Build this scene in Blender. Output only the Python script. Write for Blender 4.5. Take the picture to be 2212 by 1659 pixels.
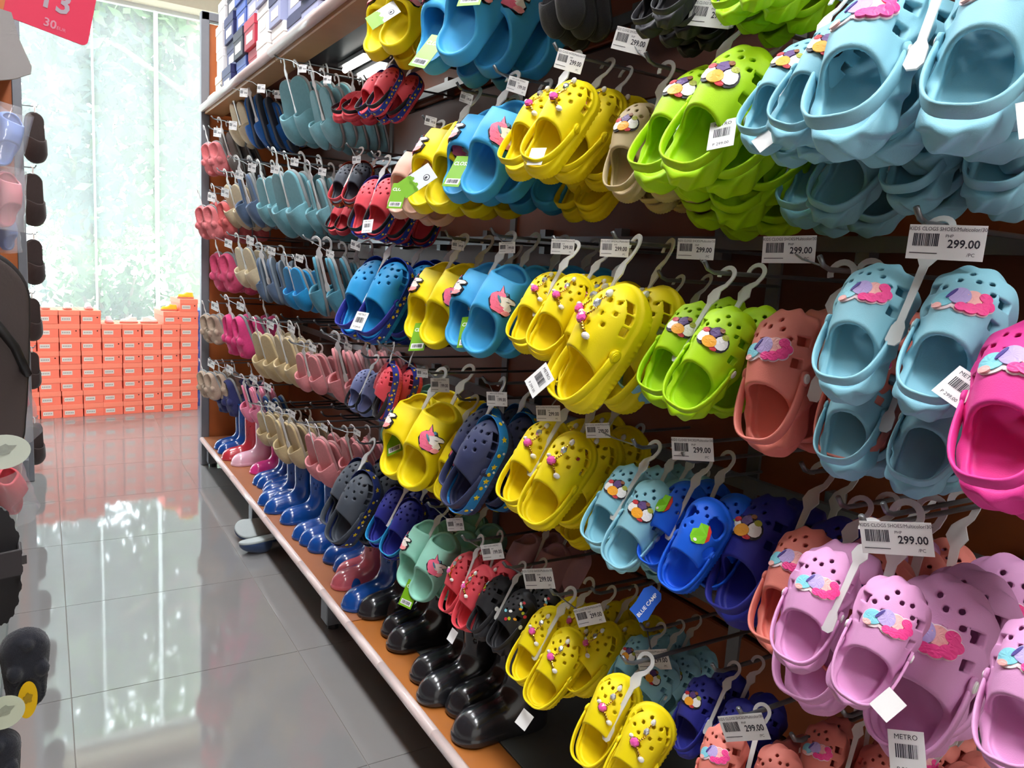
import bpy, math, random
import numpy as np
from mathutils import Matrix, Vector
random.seed(7); np.random.seed(7)
for o in list(bpy.data.objects): bpy.data.objects.remove(o)
SC = bpy.context.scene; COL = SC.collection

# ------------------------------------------------------------------ camera
F = 1661.0; PW, PH = 2212, 1659; PPX, PPY = 1106.0, 829.5; EYE = 1.1
VY = (92.0, 512.0)
_d = np.array([VY[0]-PPX, VY[1]-PPY]); _a = -666.0; _b = (-F*F-_d[0]*_a)/_d[1]
_Y = np.array([_d[0], _d[1], F]); _Y /= np.linalg.norm(_Y)
_D = np.array([_a, _b, F]); _D /= np.linalg.norm(_D)
RW = np.stack([np.cross(_Y, -_D), _Y, -_D])        # world = RW @ cam(x right, y down, z forward)
CAM = np.array([0, 0, EYE])
def ray(px, py): return RW @ np.array([px-PPX, py-PPY, F])
def onX(px, py, x): r = ray(px, py); return CAM + r*(x/r[0])
def onY(px, py, y): r = ray(px, py); return CAM + r*(y/r[1])
def onZ(px, py, z): r = ray(px, py); return CAM + r*((z-EYE)/r[2])
def proj(P):
    c = (np.asarray(P, float)-CAM) @ RW
    return np.stack([PPX+F*c[:, 0]/c[:, 2], PPY+F*c[:, 1]/c[:, 2]], 1)
def mpp(p): return float(((np.asarray(p)-CAM) @ RW)[2])/F       # metres per pixel at a point
cd = bpy.data.cameras.new('camera'); cam = bpy.data.objects.new('camera', cd); COL.objects.link(cam)
cd.sensor_width = 36.0; cd.lens = F/PW*36.0; cd.clip_start = 0.02
_m = Matrix.Identity(4)
for i in range(3):
    _m[i][0] = RW[i][0]; _m[i][1] = -RW[i][1]; _m[i][2] = -RW[i][2]; _m[i][3] = CAM[i]
cam.matrix_world = _m; SC.camera = cam

# ------------------------------------------------------------------ light and exposure
SC.view_settings.view_transform = 'Standard'; SC.view_settings.look = 'None'
SC.view_settings.gamma = 1.0; SC.view_settings.use_curve_mapping = False
SC.view_settings.exposure = 0.5
W = bpy.data.worlds.new('sky'); SC.world = W; W.use_nodes = True
_bg = W.node_tree.nodes['Background']; _bg.inputs[0].default_value = (0.86, 0.95, 1.0, 1); _bg.inputs[1].default_value = 9.5
sd = bpy.data.lights.new('sun', 'SUN'); sd.energy = 2.0; sd.angle = 0.05; sd.color = (1.0, 0.97, 0.9)
sun = bpy.data.objects.new('sun', sd); COL.objects.link(sun); sun.rotation_euler = (math.radians(40), math.radians(-18), 0)

# ------------------------------------------------------------------ materials
def lin(c):
    c = [v/255.0 for v in c]
    return tuple((v/12.92 if v <= 0.04045 else ((v+0.055)/1.055)**2.4) for v in c)+(1.0,)
MATS = {}
def mat(name, rgb, rough=0.6, noise=0.06, scale=40.0, bump=0.0, bscale=300.0, metal=0.0, spec=0.4, sss=0.0, alpha=1.0, emit=0.0, sheen=0.0, coat=0.0, trans=0.0):
    if name in MATS: return MATS[name]
    m = bpy.data.materials.new(name); m.use_nodes = True; nt = m.node_tree; N = nt.nodes; L = nt.links
    b = N['Principled BSDF']; col = lin(rgb)
    b.inputs['Roughness'].default_value = rough; b.inputs['Metallic'].default_value = metal
    b.inputs['Specular IOR Level'].default_value = spec; b.inputs['Alpha'].default_value = alpha
    if sheen: b.inputs['Sheen Weight'].default_value = sheen
    if coat: b.inputs['Coat Weight'].default_value = coat; b.inputs['Coat Roughness'].default_value = 0.08
    if trans: b.inputs['Transmission Weight'].default_value = trans
    if sss:
        b.inputs['Subsurface Weight'].default_value = sss; b.inputs['Subsurface Radius'].default_value = (0.01, 0.008, 0.006)
        b.inputs['Subsurface Scale'].default_value = 0.3
    tc = N.new('ShaderNodeTexCoord')
    if noise:
        n = N.new('ShaderNodeTexNoise'); n.inputs['Scale'].default_value = scale; n.inputs['Detail'].default_value = 3
        r = N.new('ShaderNodeMix'); r.data_type = 'RGBA'
        lo = tuple(max(0, v*(1-noise)) for v in col[:3])+(1,); hi = tuple(min(1, v*(1+noise)) for v in col[:3])+(1,)
        r.inputs[6].default_value = lo; r.inputs[7].default_value = hi
        L.new(tc.outputs['Object'], n.inputs['Vector']); L.new(n.outputs['Fac'], r.inputs[0]); L.new(r.outputs[2], b.inputs['Base Color'])
    else: b.inputs['Base Color'].default_value = col
    if bump:
        n2 = N.new('ShaderNodeTexNoise'); n2.inputs['Scale'].default_value = bscale; n2.inputs['Detail'].default_value = 2
        bp = N.new('ShaderNodeBump'); bp.inputs['Strength'].default_value = bump; bp.inputs['Distance'].default_value = 0.002
        L.new(tc.outputs['Object'], n2.inputs['Vector']); L.new(n2.outputs['Fac'], bp.inputs['Height']); L.new(bp.outputs['Normal'], b.inputs['Normal'])
    if emit:
        b.inputs['Emission Color'].default_value = col; b.inputs['Emission Strength'].default_value = emit
    MATS[name] = m; return m
def foam(name, rgb): return mat('foam_'+name, rgb, rough=0.55, noise=0.03, scale=25, bump=0.12, bscale=900, spec=0.35)
def cloth(name, rgb): return mat('cloth_'+name, rgb, rough=0.9, noise=0.12, scale=120, bump=0.5, bscale=700, spec=0.1, sheen=0.25)

# ------------------------------------------------------------------ object helpers
def tag(o, label, cat, group=None, kind=None):
    o['label'] = label
    if cat: o['category'] = cat
    if group: o['group'] = group
    if kind: o['kind'] = kind
    return o
def link(name, data, parent=None, M=None):
    o = bpy.data.objects.new(name, data); COL.objects.link(o)
    if parent is not None: o.parent = parent
    if M is not None:
        if parent is None: o.matrix_world = M
        else: o.matrix_local = M
    return o
def empty(name, M=None): return link(name, None, None, M)
def T(x, y, z): return Matrix.Translation((x, y, z))
def RX(a): return Matrix.Rotation(math.radians(a), 4, 'X')
def RY(a): return Matrix.Rotation(math.radians(a), 4, 'Y')
def RZ(a): return Matrix.Rotation(math.radians(a), 4, 'Z')
def SCL(x, y=None, z=None):
    return Matrix.Diagonal((x, x if y is None else y, x if z is None else z, 1))

class MB:
    def __init__(s): s.v = []; s.f = []; s.mi = []; s.M = Matrix.Identity(4); s.m = 0
    def add(s, vs, fs):
        k = len(s.v)
        s.v += [tuple(s.M @ Vector(p)) for p in vs]; s.f += [tuple(i+k for i in f) for f in fs]; s.mi += [s.m]*len(fs)
        return s
    def box(s, x0, x1, y0, y1, z0, z1):
        v = [(x, y, z) for z in (z0, z1) for y in (y0, y1) for x in (x0, x1)]
        return s.add(v, [(0, 2, 3, 1), (4, 5, 7, 6), (0, 1, 5, 4), (2, 6, 7, 3), (0, 4, 6, 2), (1, 3, 7, 5)])
    def rbox(s, x0, x1, y0, y1, z0, z1, c):           # box with chamfered vertical and top edges
        def ring(i, z): return [(x0+i+a, y0+i+b, z) for a, b in ()]
        P = []
        for z, i in ((z0, c), (z0+c, 0), (z1-c, 0), (z1, c)):
            e = c*0.6
            P += [(x0+i+e, y0+i, z), (x1-i-e, y0+i, z), (x1-i, y0+i+e, z), (x1-i, y1-i-e, z), (x1-i-e, y1-i, z), (x0+i+e, y1-i, z), (x0+i, y1-i-e, z), (x0+i, y0+i+e, z)]
        fs = [tuple(range(7, -1, -1)), tuple(range(24, 32))]
        for r in range(3):
            for k in range(8): a = r*8+k; b = r*8+(k+1) % 8; fs.append((a, b, b+8, a+8))
        return s.add(P, fs)
    def prism(s, poly, z0, z1, inset=0.0):
        n = len(poly)
        A = sum(poly[i][0]*poly[(i+1) % n][1]-poly[(i+1) % n][0]*poly[i][1] for i in range(n))
        if A < 0: poly = poly[::-1]
        v = [(x, y, z0) for x, y in poly]+[(x, y, z1) for x, y in poly]
        fs = [tuple(range(n-1, -1, -1)), tuple(range(n, 2*n))]+[(i, (i+1) % n, n+(i+1) % n, n+i) for i in range(n)]
        return s.add(v, fs)
    def disc(s, cx, cy, rx, ry, z0, z1, n=16, rot=0.0, wob=0.0, k=5):
        c, q = math.cos(rot), math.sin(rot); v = []
        for z, fr in ((z0, 1.0), (z1, 1.0), (z1, 0.66), (z1, 0.33)):
            for i in range(n):
                a = 2*math.pi*i/n; w = 1+wob*math.cos(k*a); x = fr*rx*w*math.cos(a); y = fr*ry*w*math.sin(a); v.append((cx+x*c-y*q, cy+x*q+y*c, z))
        v.append((cx, cy, z1)); fs = [tuple(range(n-1, -1, -1))]
        for r in range(3): fs += [(r*n+i, r*n+(i+1) % n, r*n+n+(i+1) % n, r*n+n+i) for i in range(n)]
        fs += [(3*n+i, 3*n+(i+1) % n, 4*n) for i in range(n)]
        return s.add(v, fs)
    def sphere(s, c, r, n=8, sx=1, sy=1, sz=1):
        v = [(c[0], c[1], c[2]+r*sz)]; m = n//2+1
        for i in range(1, m):
            t = math.pi*i/m
            for j in range(n): a = 2*math.pi*j/n; v.append((c[0]+sx*r*math.sin(t)*math.cos(a), c[1]+sy*r*math.sin(t)*math.sin(a), c[2]+sz*r*math.cos(t)))
        v.append((c[0], c[1], c[2]-r*sz)); q = len(v)-1
        fs = [(0, 1+j, 1+(j+1) % n) for j in range(n)]
        for i in range(m-2):
            for j in range(n): a = 1+i*n+j; b = 1+i*n+(j+1) % n; fs.append((a, a+n, b+n, b))
        fs += [(q, 1+(m-2)*n+(j+1) % n, 1+(m-2)*n+j) for j in range(n)]
        return s.add(v, fs)
    def tube(s, path, r, n=8, cap=True):
        P = [Vector(p) for p in path]; rings = []; prev = None
        for i, p in enumerate(P):
            t = (P[min(i+1, len(P)-1)]-P[max(i-1, 0)]).normalized()
            if prev is None:
                up = Vector((0, 0, 1)) if abs(t.z) < 0.9 else Vector((1, 0, 0)); u = t.cross(up).normalized()
            else: u = (prev-t*prev.dot(t)).normalized()
            prev = u; w = t.cross(u); rr = r[i] if isinstance(r, (list, tuple)) else r
            rings.append([p+(u*math.cos(2*math.pi*k/n)+w*math.sin(2*math.pi*k/n))*rr for k in range(n)])
        v = [tuple(q) for rg in rings for q in rg]; fs = []
        for i in range(len(P)-1):
            for k in range(n): a = i*n+k; b = i*n+(k+1) % n; fs.append((a, b, b+n, a+n))
        if cap: fs += [tuple(range(n-1, -1, -1)), tuple((len(P)-1)*n+k for k in range(n))]
        return s.add(v, fs)
    def band(s, path, up, width, thick, closed=False):   # flat ribbon swept on a path; up = width direction per point
        P = [Vector(p) for p in path]; n = len(P); v = []
        for i, p in enumerate(P):
            a, b = (P[(i-1) % n], P[(i+1) % n]) if closed else (P[max(i-1, 0)], P[min(i+1, n-1)])
            t = (b-a).normalized(); u = Vector(up[i] if isinstance(up, list) else up).normalized(); u = (u-t*u.dot(t)).normalized(); w = t.cross(u)
            hw = (width[i] if isinstance(width, list) else width)/2; ht = thick/2; c = ht*0.6
            for du, dw in ((-hw+c, -ht), (hw-c, -ht), (hw, -ht+c), (hw, ht-c), (hw-c, ht), (-hw+c, ht), (-hw, ht-c), (-hw, -ht+c)): v.append(tuple(p+u*du+w*dw))
        fs = []; seg = n if closed else n-1
        for i in range(seg):
            j = (i+1) % n
            for k in range(8): fs.append((i*8+k, i*8+(k+1) % 8, j*8+(k+1) % 8, j*8+k))
        if not closed: fs += [tuple(range(7, -1, -1)), tuple((n-1)*8+k for k in range(8))]
        return s.add(v, fs)
    def stroke(s, path, width, z0, z1):                  # flat 2D stroke extruded from z0 to z1
        n = len(path); Lp = []; Rp = []
        for i in range(n):
            a = path[max(i-1, 0)]; b = path[min(i+1, n-1)]; tx, ty = b[0]-a[0], b[1]-a[1]; l = math.hypot(tx, ty) or 1
            w = (width[i] if isinstance(width, (list, tuple)) else width)/2
            Lp.append((path[i][0]-ty/l*w, path[i][1]+tx/l*w)); Rp.append((path[i][0]+ty/l*w, path[i][1]-tx/l*w))
        v = []
        for l, r in zip(Lp, Rp): v += [(l[0], l[1], z0), (r[0], r[1], z0), (r[0], r[1], z1), (l[0], l[1], z1)]
        fs = []
        for i in range(n-1):
            for k in range(4): fs.append((i*4+k, i*4+(k+1) % 4, i*4+4+(k+1) % 4, i*4+4+k))
        fs += [(3, 2, 1, 0), tuple((n-1)*4+k for k in range(4))]
        return s.add(v, fs)
    def mesh(s, name, mats, smooth=False):
        me = bpy.data.meshes.new(name); me.from_pydata(s.v, [], s.f)
        for m in (mats if isinstance(mats, (list, tuple)) else [mats]): me.materials.append(m)
        me.polygons.foreach_set('material_index', s.mi)
        if smooth: me.polygons.foreach_set('use_smooth', [True]*len(s.f))
        me.validate(); me.update(); return me
    def obj(s, name, mats, parent=None, M=None, smooth=False): return link(name, s.mesh(name, mats, smooth), parent, M)

# ------------------------------------------------------------------ signed distance modelling
def sdf_mesh(f, lo, hi, h, name='shell'):
    lo = np.array(lo, float); n = np.ceil((np.array(hi)-lo)/h).astype(int)+1
    ax = [lo[i]+h*np.arange(n[i]) for i in range(3)]
    G = np.stack(np.meshgrid(*ax, indexing='ij'), -1).reshape(-1, 3)
    V = f(G).reshape(n); S = V < 0
    nc = n-1; cnt = np.zeros(nc); acc = np.zeros(tuple(nc)+(3,))
    I = np.stack(np.meshgrid(*[np.arange(k) for k in nc], indexing='ij'), -1).astype(float)
    cs = [(a, b, c) for a in (0, 1) for b in (0, 1) for c in (0, 1)]
    def sub(A, c): return A[c[0]:c[0]+nc[0], c[1]:c[1]+nc[1], c[2]:c[2]+nc[2]]
    for a in cs:
        for axn in range(3):
            if a[axn] == 0:
                b = list(a); b[axn] = 1; va = sub(V, a); vb = sub(V, b); x = (va < 0) != (vb < 0)
                den = np.where(x, va-vb, 1.0); t = np.where(x, va/den, 0)
                p = np.zeros(tuple(nc)+(3,)); p[...] = a; p[..., axn] += t
                acc += np.where(x[..., None], p, 0); cnt += x
    act = cnt > 0; idx = -np.ones(nc, int); idx[act] = np.arange(act.sum())
    P = lo+h*(I[act]+acc[act]/cnt[act][:, None])
    for _ in range(2):
        e = h*0.25; g = np.zeros_like(P); v0 = f(P)
        for k in range(3):
            d = np.zeros(3); d[k] = e; g[:, k] = (f(P+d)-f(P-d))/(2*e)
        g2 = (g*g).sum(1); st = v0/np.maximum(g2, 0.15); l = np.linalg.norm(g, axis=1)*np.abs(st)
        st *= np.minimum(1, 0.6*h/np.maximum(l, 1e-9)); P = P-g*st[:, None]
    Q = []
    for axn in range(3):
        o1, o2 = [(1, 2), (2, 0), (0, 1)][axn]
        sl0 = [slice(0, None)]*3; sl1 = [slice(0, None)]*3
        sl0[axn] = slice(0, n[axn]-1); sl1[axn] = slice(1, n[axn])
        a = S[tuple(sl0)]; b = S[tuple(sl1)]; e = np.argwhere(a != b)
        e = e[(e[:, o1] > 0) & (e[:, o2] > 0) & (e[:, o1] < nc[o1]) & (e[:, o2] < nc[o2])]
        if not len(e): continue
        fl = a[e[:, 0], e[:, 1], e[:, 2]]
        def cell(d1, d2):
            c = e.copy(); c[:, o1] -= d1; c[:, o2] -= d2; return idx[c[:, 0], c[:, 1], c[:, 2]]
        q = np.stack([cell(1, 1), cell(0, 1), cell(0, 0), cell(1, 0)], 1)
        q[~fl] = q[~fl][:, ::-1]; Q.append(q)
    Q = np.concatenate(Q); Q = Q[(Q >= 0).all(1)]
    me = bpy.data.meshes.new(name); me.vertices.add(len(P)); me.vertices.foreach_set('co', P.astype(np.float32).ravel())
    me.loops.add(len(Q)*4); me.loops.foreach_set('vertex_index', Q.astype(np.int32).ravel())
    me.polygons.add(len(Q)); me.polygons.foreach_set('loop_start', np.arange(0, len(Q)*4, 4, dtype=np.int32)); me.polygons.foreach_set('loop_total', np.full(len(Q), 4, np.int32))
    me.update(calc_edges=True); me.validate(); me.polygons.foreach_set('use_smooth', [True]*len(me.polygons)); me.update()
    return me
def smax(a, b, k):
    h = np.clip(0.5-0.5*(b-a)/k, 0, 1); return b*(1-h)+a*h+k*h*(1-h)
def smin(a, b, k): return -smax(-a, -b, k)
def sstep(t): t = np.clip(t, 0, 1); return t*t*(3-2*t)
def ucap(x, y, y1, r1, y2, r2):                    # uneven capsule from (0,y1,r1) to (0,y2,r2)
    h = y2-y1; px = np.abs(x); py = y-y1; b = (r1-r2)/h; a = math.sqrt(1-b*b); k = -b*px+a*py
    d = px*a+py*b-r1
    d = np.where(k < 0, np.hypot(px, py)-r1, d); return np.where(k > a*h, np.hypot(px, py-h)-r2, d)
def foot(x, y, grow=0.0): return ucap(x-0.004*np.cos(y/0.06), y, -0.058, 0.031+grow, 0.048, 0.0405+grow)

VENT = [(-0.016, 0.030), (0.004, 0.026), (0.022, 0.033), (-0.008, 0.042), (0.012, 0.045), (-0.021, 0.048), (0.026, 0.052), (-0.010, 0.060), (0.008, 0.063), (0.020, 0.066), (-0.002, 0.073)]
def clog_sdf(style, vents=True):
    def f(P):
        x, y, z = P[:, 0], P[:, 1], P[:, 2]
        d0 = foot(x, y); th = np.arctan2(x, 0.62*y)
        Ht = 0.064-0.016*sstep((y-0.01)/0.075)+0.004*np.cos(x/0.03)
        taper = 0.16*(z-0.02)
        outer = smax(d0+taper, z-Ht, 0.030)
        if style == 'wavy':
            w = 0.0026*np.sin(13*th+150*z)+0.0005*np.sin(26*th+300*z)
            sole = smax(d0-0.0042-w*sstep((0.046-z)/0.020)+0.10*np.clip(z-0.022, 0, 1), z-0.041, 0.016)
        else:
            w = 0.0007*np.sign(np.sin(64*th))*np.clip(1-np.abs(z-0.006)/0.006, 0, 1)*2
            rib = 0.0005*np.sin(z*1700)*(z < 0.02)
            sole = smax(d0-0.003-w-rib, z-0.021, 0.004)
        body = smin(outer, sole, 0.006)
        zb = 0.012*np.clip((y-0.045)/0.045, 0, 2)**2+0.004*np.clip((-0.06-y)/0.03, 0, 2)**2
        body = smax(body, zb-z, 0.006)
        fl = 0.019+0.004*np.clip((-0.03-y)/0.05, 0, 1)+0.10*np.clip(np.abs(x)-0.016, 0, 1)**1.3
        inner = smax(smax(d0+0.0055+taper, z-(Ht-0.0050), 0.026), fl-z, 0.006)
        body = smax(body, -inner, 0.002)
        g = 0.032+0.002*sstep((-0.05-y)/0.03)+0.060*sstep((y+0.038)/0.050)
        gy = 0.5
        body = smax(body, (z-g)*0.75, 0.003)
        if not vents: return body
        for vx, vy in VENT:
            body = np.maximum(body, -np.maximum(np.hypot(x-vx, y-vy)-0.0031, 0.03-z))
        ys = ([0.036, 0.052, 0.066] if style == 'round' else [0.020, 0.048]) if style != 'dino' else []
        hz = 0.0040 if style == 'round' else 0.0055
        for k, vy in enumerate(ys):
            zc = 0.036 if style == 'round' else 0.043-0.003*k
            q = np.maximum(np.maximum(np.abs(y-vy)-0.0048, np.abs(z-zc)-hz), 0.018-np.abs(x))-0.0012
            body = np.maximum(body, -q)
        if style == 'dino':
            for vy, ry, zc in ((0.050, 0.016, 0.042), (0.008, 0.013, 0.040), (-0.038, 0.016, 0.032)):
                q = np.maximum(np.hypot((y-vy)/ry, (z-zc)/0.013)-1, (0.014-np.abs(x))/0.014)*0.012
                body = smax(body, -q, 0.002)
        return body
    return f
def surf(f, x, y, ztop=0.1):                        # top surface point and normal
    zs = np.linspace(ztop, 0.0, 500); v = f(np.stack([np.full(500, x), np.full(500, y), zs], 1))
    k = int(np.argmax(v < 0)); z = zs[k]; e = 0.002; p = np.array([x, y, z])
    g = np.array([f(np.array([p+np.eye(3)[i]*e]))[0]-f(np.array([p-np.eye(3)[i]*e]))[0] for i in range(3)])
    return p, g/np.linalg.norm(g)
def seat(f, x, y, spin=0.0, lift=0.0005):           # matrix that sets a flat badge on the surface
    p, n = surf(f, x, y); n = Vector(n); yv = Vector((0, 1, 0)); yv = (yv-n*yv.dot(n)).normalized(); xv = yv.cross(n)
    M = Matrix((xv, yv, n)).transposed().to_4x4(); M.translation = Vector(p)+n*lift
    return M @ RZ(spin)

def drape(me, f, phi, cy, scale, spin=0.0, mirror=False, cache={}):   # wrap a flat badge round a curved upper
    key = (me.name, id(f), phi, cy, mirror)
    if key in cache: return cache[key]
    a = np.zeros(len(me.vertices)*3, np.float32); me.vertices.foreach_get('co', a); a = a.reshape(-1, 3).astype(float)*scale
    if mirror: phi = -phi
    ff = (lambda P: f(P*np.array([-1, 1, 1]))) if mirror else f
    c_, s_ = math.cos(math.radians(spin)), math.sin(math.radians(spin)); x = a[:, 0]*c_-a[:, 1]*s_; y = a[:, 0]*s_+a[:, 1]*c_+cy
    ph = math.radians(phi)+x/0.040; D = np.stack([np.sin(ph), np.zeros(len(x)), np.cos(ph)], 1); O = np.stack([np.zeros(len(x)), y, np.full(len(x), 0.020)], 1)
    n = len(x); r = np.full(n, 0.03); done = np.zeros(n, bool)
    for rr in np.arange(0.062, 0.012, -0.0005):
        hit = (ff(O+D*rr) < 0) & ~done; r[hit] = rr; done |= hit
    P = O+D*r[:, None]; e = 0.002; g = np.stack([ff(P+np.eye(3)[k]*e)-ff(P-np.eye(3)[k]*e) for k in range(3)], 1); g /= np.maximum(np.linalg.norm(g, axis=1), 1e-9)[:, None]
    P = P+g*(a[:, 2:3]+0.0003)
    m2 = me.copy(); m2.name = me.name; m2.vertices.foreach_set('co', P.astype(np.float32).ravel()); m2.update(); cache[key] = m2; return m2
CL = {s: clog_sdf(s) for s in ('wavy', 'round', 'dino')}
CLOG_BASE = {s: sdf_mesh(CL[s], (-0.056, -0.100, -0.004), (0.060, 0.102, 0.074), 0.0019, 'shell') for s in CL}

def slide_sdf(P):
    x, y, z = P[:, 0], P[:, 1], P[:, 2]; d0 = ucap(x-0.003*np.cos(y/0.06), y, -0.060, 0.034, 0.052, 0.041)
    taper = 0.10*(z-0.02); Ht = 0.070-0.012*sstep((y-0.01)/0.06)
    outer = smax(d0+taper, z-Ht, 0.028)
    outer = smax(outer, 0.010*np.clip((y-0.05)/0.045, 0, 2)**2-z, 0.008)
    fl = 0.020+0.16*np.clip(np.hypot(x, 0)-0.012, 0, 1)
    inner = smax(smax(d0+0.0065+taper, z-(Ht-0.0065), 0.022), fl-z, 0.008)
    b = smax(outer, -inner, 0.003)
    g = 0.030+0.060*sstep((y+0.054)/0.070)
    g2 = 0.030+0.075*sstep((0.074-y)/0.046)
    return smax(b, (z-np.minimum(g, g2))*0.75, 0.004)
SLIDE = sdf_mesh(slide_sdf, (-0.052, -0.100, -0.004), (0.056, 0.100, 0.076), 0.0020, 'body')

def slipper_sdf(P):                                  # soft house slipper: closed toe, thin footbed
    x, y, z = P[:, 0], P[:, 1], P[:, 2]; d0 = ucap(x-0.003*np.cos(y/0.06), y, -0.062, 0.034, 0.055, 0.041)
    pad = smax(d0+0.001, np.abs(z-0.014)-0.005, 0.006)
    Ht = 0.052-0.016*sstep((y-0.02)/0.07)
    dome = smax(d0-0.001+0.22*(z-0.015), z-Ht, 0.030); dome = smax(dome, 0.010-z, 0.004)
    inn = smax(smax(d0+0.005+0.22*(z-0.015), z-(Ht-0.006), 0.026), 0.017-z, 0.004)
    dome = smax(dome, -inn, 0.003)
    dome = smax(dome, ((0.002+0.012*np.cos(x/0.02))-y-0.0*z), 0.004)
    return smin(pad, dome, 0.003)
SLIPPER = sdf_mesh(slipper_sdf, (-0.050, -0.102, 0.004), (0.056, 0.102, 0.062), 0.0024, 'upper')
def sole_sdf(P):
    x, y, z = P[:, 0], P[:, 1], P[:, 2]; d0 = ucap(x-0.003*np.cos(y/0.06), y, -0.062, 0.0355, 0.055, 0.0425)
    return smax(d0, np.abs(z-0.005)-0.005, 0.004)
SOLE = sdf_mesh(sole_sdf, (-0.050, -0.104, -0.003), (0.056, 0.104, 0.013), 0.0026, 'sole')

def plush_sdf(P):
    x, y, z = P[:, 0], P[:, 1], P[:, 2]
    n = 0.0010*np.sin(x*900)*np.sin(y*870+1)*np.sin(z*930+2)
    d = smax(ucap(x, y, -0.045, 0.034, 0.045, 0.043)+0.05*(z-0.02), z-0.048, 0.03); d = smax(d, 0.008-z, 0.006)
    inn = np.sqrt((x/0.026)**2+((y+0.045)/0.040)**2+((z-0.055)/0.036)**2)-1
    d = smax(d, -inn*0.026, 0.006)
    for sx in (-1, 1):
        e = np.sqrt(((x-sx*0.023)/0.013)**2+((y-0.012)/0.016)**2+((z-0.048)/0.012)**2)-1
        d = smin(d, e*0.010, 0.005)
    s = np.sqrt(x**2+(y-0.065)**2+(z-0.045)**2)-0.010
    return smin(d, s, 0.006)+n
PLUSH = sdf_mesh(plush_sdf, (-0.052, -0.092, 0.0), (0.052, 0.098, 0.082), 0.0026, 'plush_upper')

def boot_sdf(P):                                     # rain boot: toe at +y, sole at z=0
    x, y, z = P[:, 0], P[:, 1], P[:, 2]
    d0 = ucap(x, y, -0.052, 0.030, 0.062, 0.036)
    ft = smax(d0+0.10*(z-0.02), z-(0.060-0.012*sstep((y-0.02)/0.07)), 0.040)
    cy = -0.040-0.02*np.clip(z-0.12, 0, 1); r = 0.035+0.05*np.clip(z-0.07, 0, 1)
    sh = np.maximum(np.hypot(x*1.08, y-cy)-r, np.abs(z-0.125)-0.118)
    b = smin(ft, sh, 0.040); b = smax(b, 0.010*np.clip((y-0.06)/0.035, 0, 2)**2-z, 0.006)
    sole = smax(d0-0.0025, np.abs(z-0.006)-0.006, 0.003); b = smin(b, sole, 0.002)
    inn = np.maximum(np.hypot(x*1.08, y-cy)-(r-0.004), 0.05-z)
    b = smax(b, -inn, 0.002)
    rim = np.hypot(np.hypot(x*1.08, y-cy)-r, z-0.238)-0.0028
    return smin(b, rim, 0.002)
BOOT = sdf_mesh(boot_sdf, (-0.052, -0.095, -0.004), (0.052, 0.105, 0.246), 0.0030, 'boot_body')

def sneaker_sdf(P):
    x, y, z = P[:, 0], P[:, 1], P[:, 2]; d0 = ucap(x, y, -0.045, 0.026, 0.045, 0.030)
    Ht = 0.036+0.030*sstep((0.03-y)/0.06); up = smax(d0+0.22*z, z-Ht, 0.018); up = smax(up, 0.01-z, 0.003)
    inn = np.sqrt((x/0.018)**2+((y+0.034)/0.030)**2+((z-0.075)/0.040)**2)-1
    return smax(up, -inn*0.018, 0.003)
SNEAK = sdf_mesh(sneaker_sdf, (-0.040, -0.080, 0.0), (0.040, 0.084, 0.074), 0.0032, 'upper')
def sneak_sole(P):
    x, y, z = P[:, 0], P[:, 1], P[:, 2]; return smax(ucap(x, y, -0.045, 0.028, 0.045, 0.032), np.abs(z-0.006)-0.007, 0.004)
SNSOLE = sdf_mesh(sneak_sole, (-0.040, -0.082, -0.004), (0.040, 0.086, 0.018), 0.0034, 'sole')

def recolor(me, m, cache={}):
    k = (me.name, m.name)
    if k not in cache:
        c = me.copy(); c.name = me.name.split('.')[0].split('_')[0]; c.materials.clear(); c.materials.append(m); cache[k] = c
    return cache[k]

# strap of a clog: U band from rivet to rivet behind the heel
CLP = {k: clog_sdf(k, False) for k in CL}
SY, SZ = 0.002, 0.031
def flank(f, sx):
    xs_ = np.linspace(0.02, 0.06, 400); v = f(np.stack([sx*xs_, np.full(400, SY), np.full(400, SZ)], 1)); k = np.nonzero(v < 0)[0]
    return sx*xs_[k[-1]] if len(k) else sx*0.04
FL = {k: (flank(CLP[k], -1), flank(CLP[k], 1)) for k in CL}
def strap_mb(style, tilt=13.0, wide=0.0155):
    b = MB(); path = []; up = []; n = 26; t = math.radians(tilt); wd = []; xl, xr = FL[style]; cx = (xl+xr)/2; hw = (xr-xl)/2+0.0022
    for i in range(n+1):
        a = math.pi*i/n; c, s_ = math.cos(a), max(0.0, math.sin(a))
        px = hw*(abs(c)**0.66)*(1 if c >= 0 else -1)+cx; back = 0.085*(s_**0.75)
        path.append((px, SY-back*math.cos(t), SZ+back*math.sin(t))); up.append((0, math.sin(t), math.cos(t))); wd.append(wide*(0.95+0.05*s_))
    b.band(path, up, wd, 0.0036)
    for sx in (-1, 1):
        b.M = T(cx+sx*hw, SY+0.002, SZ) @ RY(90); b.disc(0, 0, 0.0092, 0.0092, -0.0019, 0.0019, 18)
    b.M = Matrix.Identity(4); return b
STRAP_ME = {k: strap_mb(k).mesh('strap_'+k, mat('none', (200, 200, 200)), True) for k in CL}
def rivet_mb():
    b = MB(); b.disc(0, 0, 0.0062, 0.0062, 0, 0.0016, 18); b.disc(0, 0, 0.0048, 0.0048, 0.0016, 0.0024, 18); return b
RIVET_ME = rivet_mb().mesh('rivet', mat('none', (200, 200, 200)))

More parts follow.
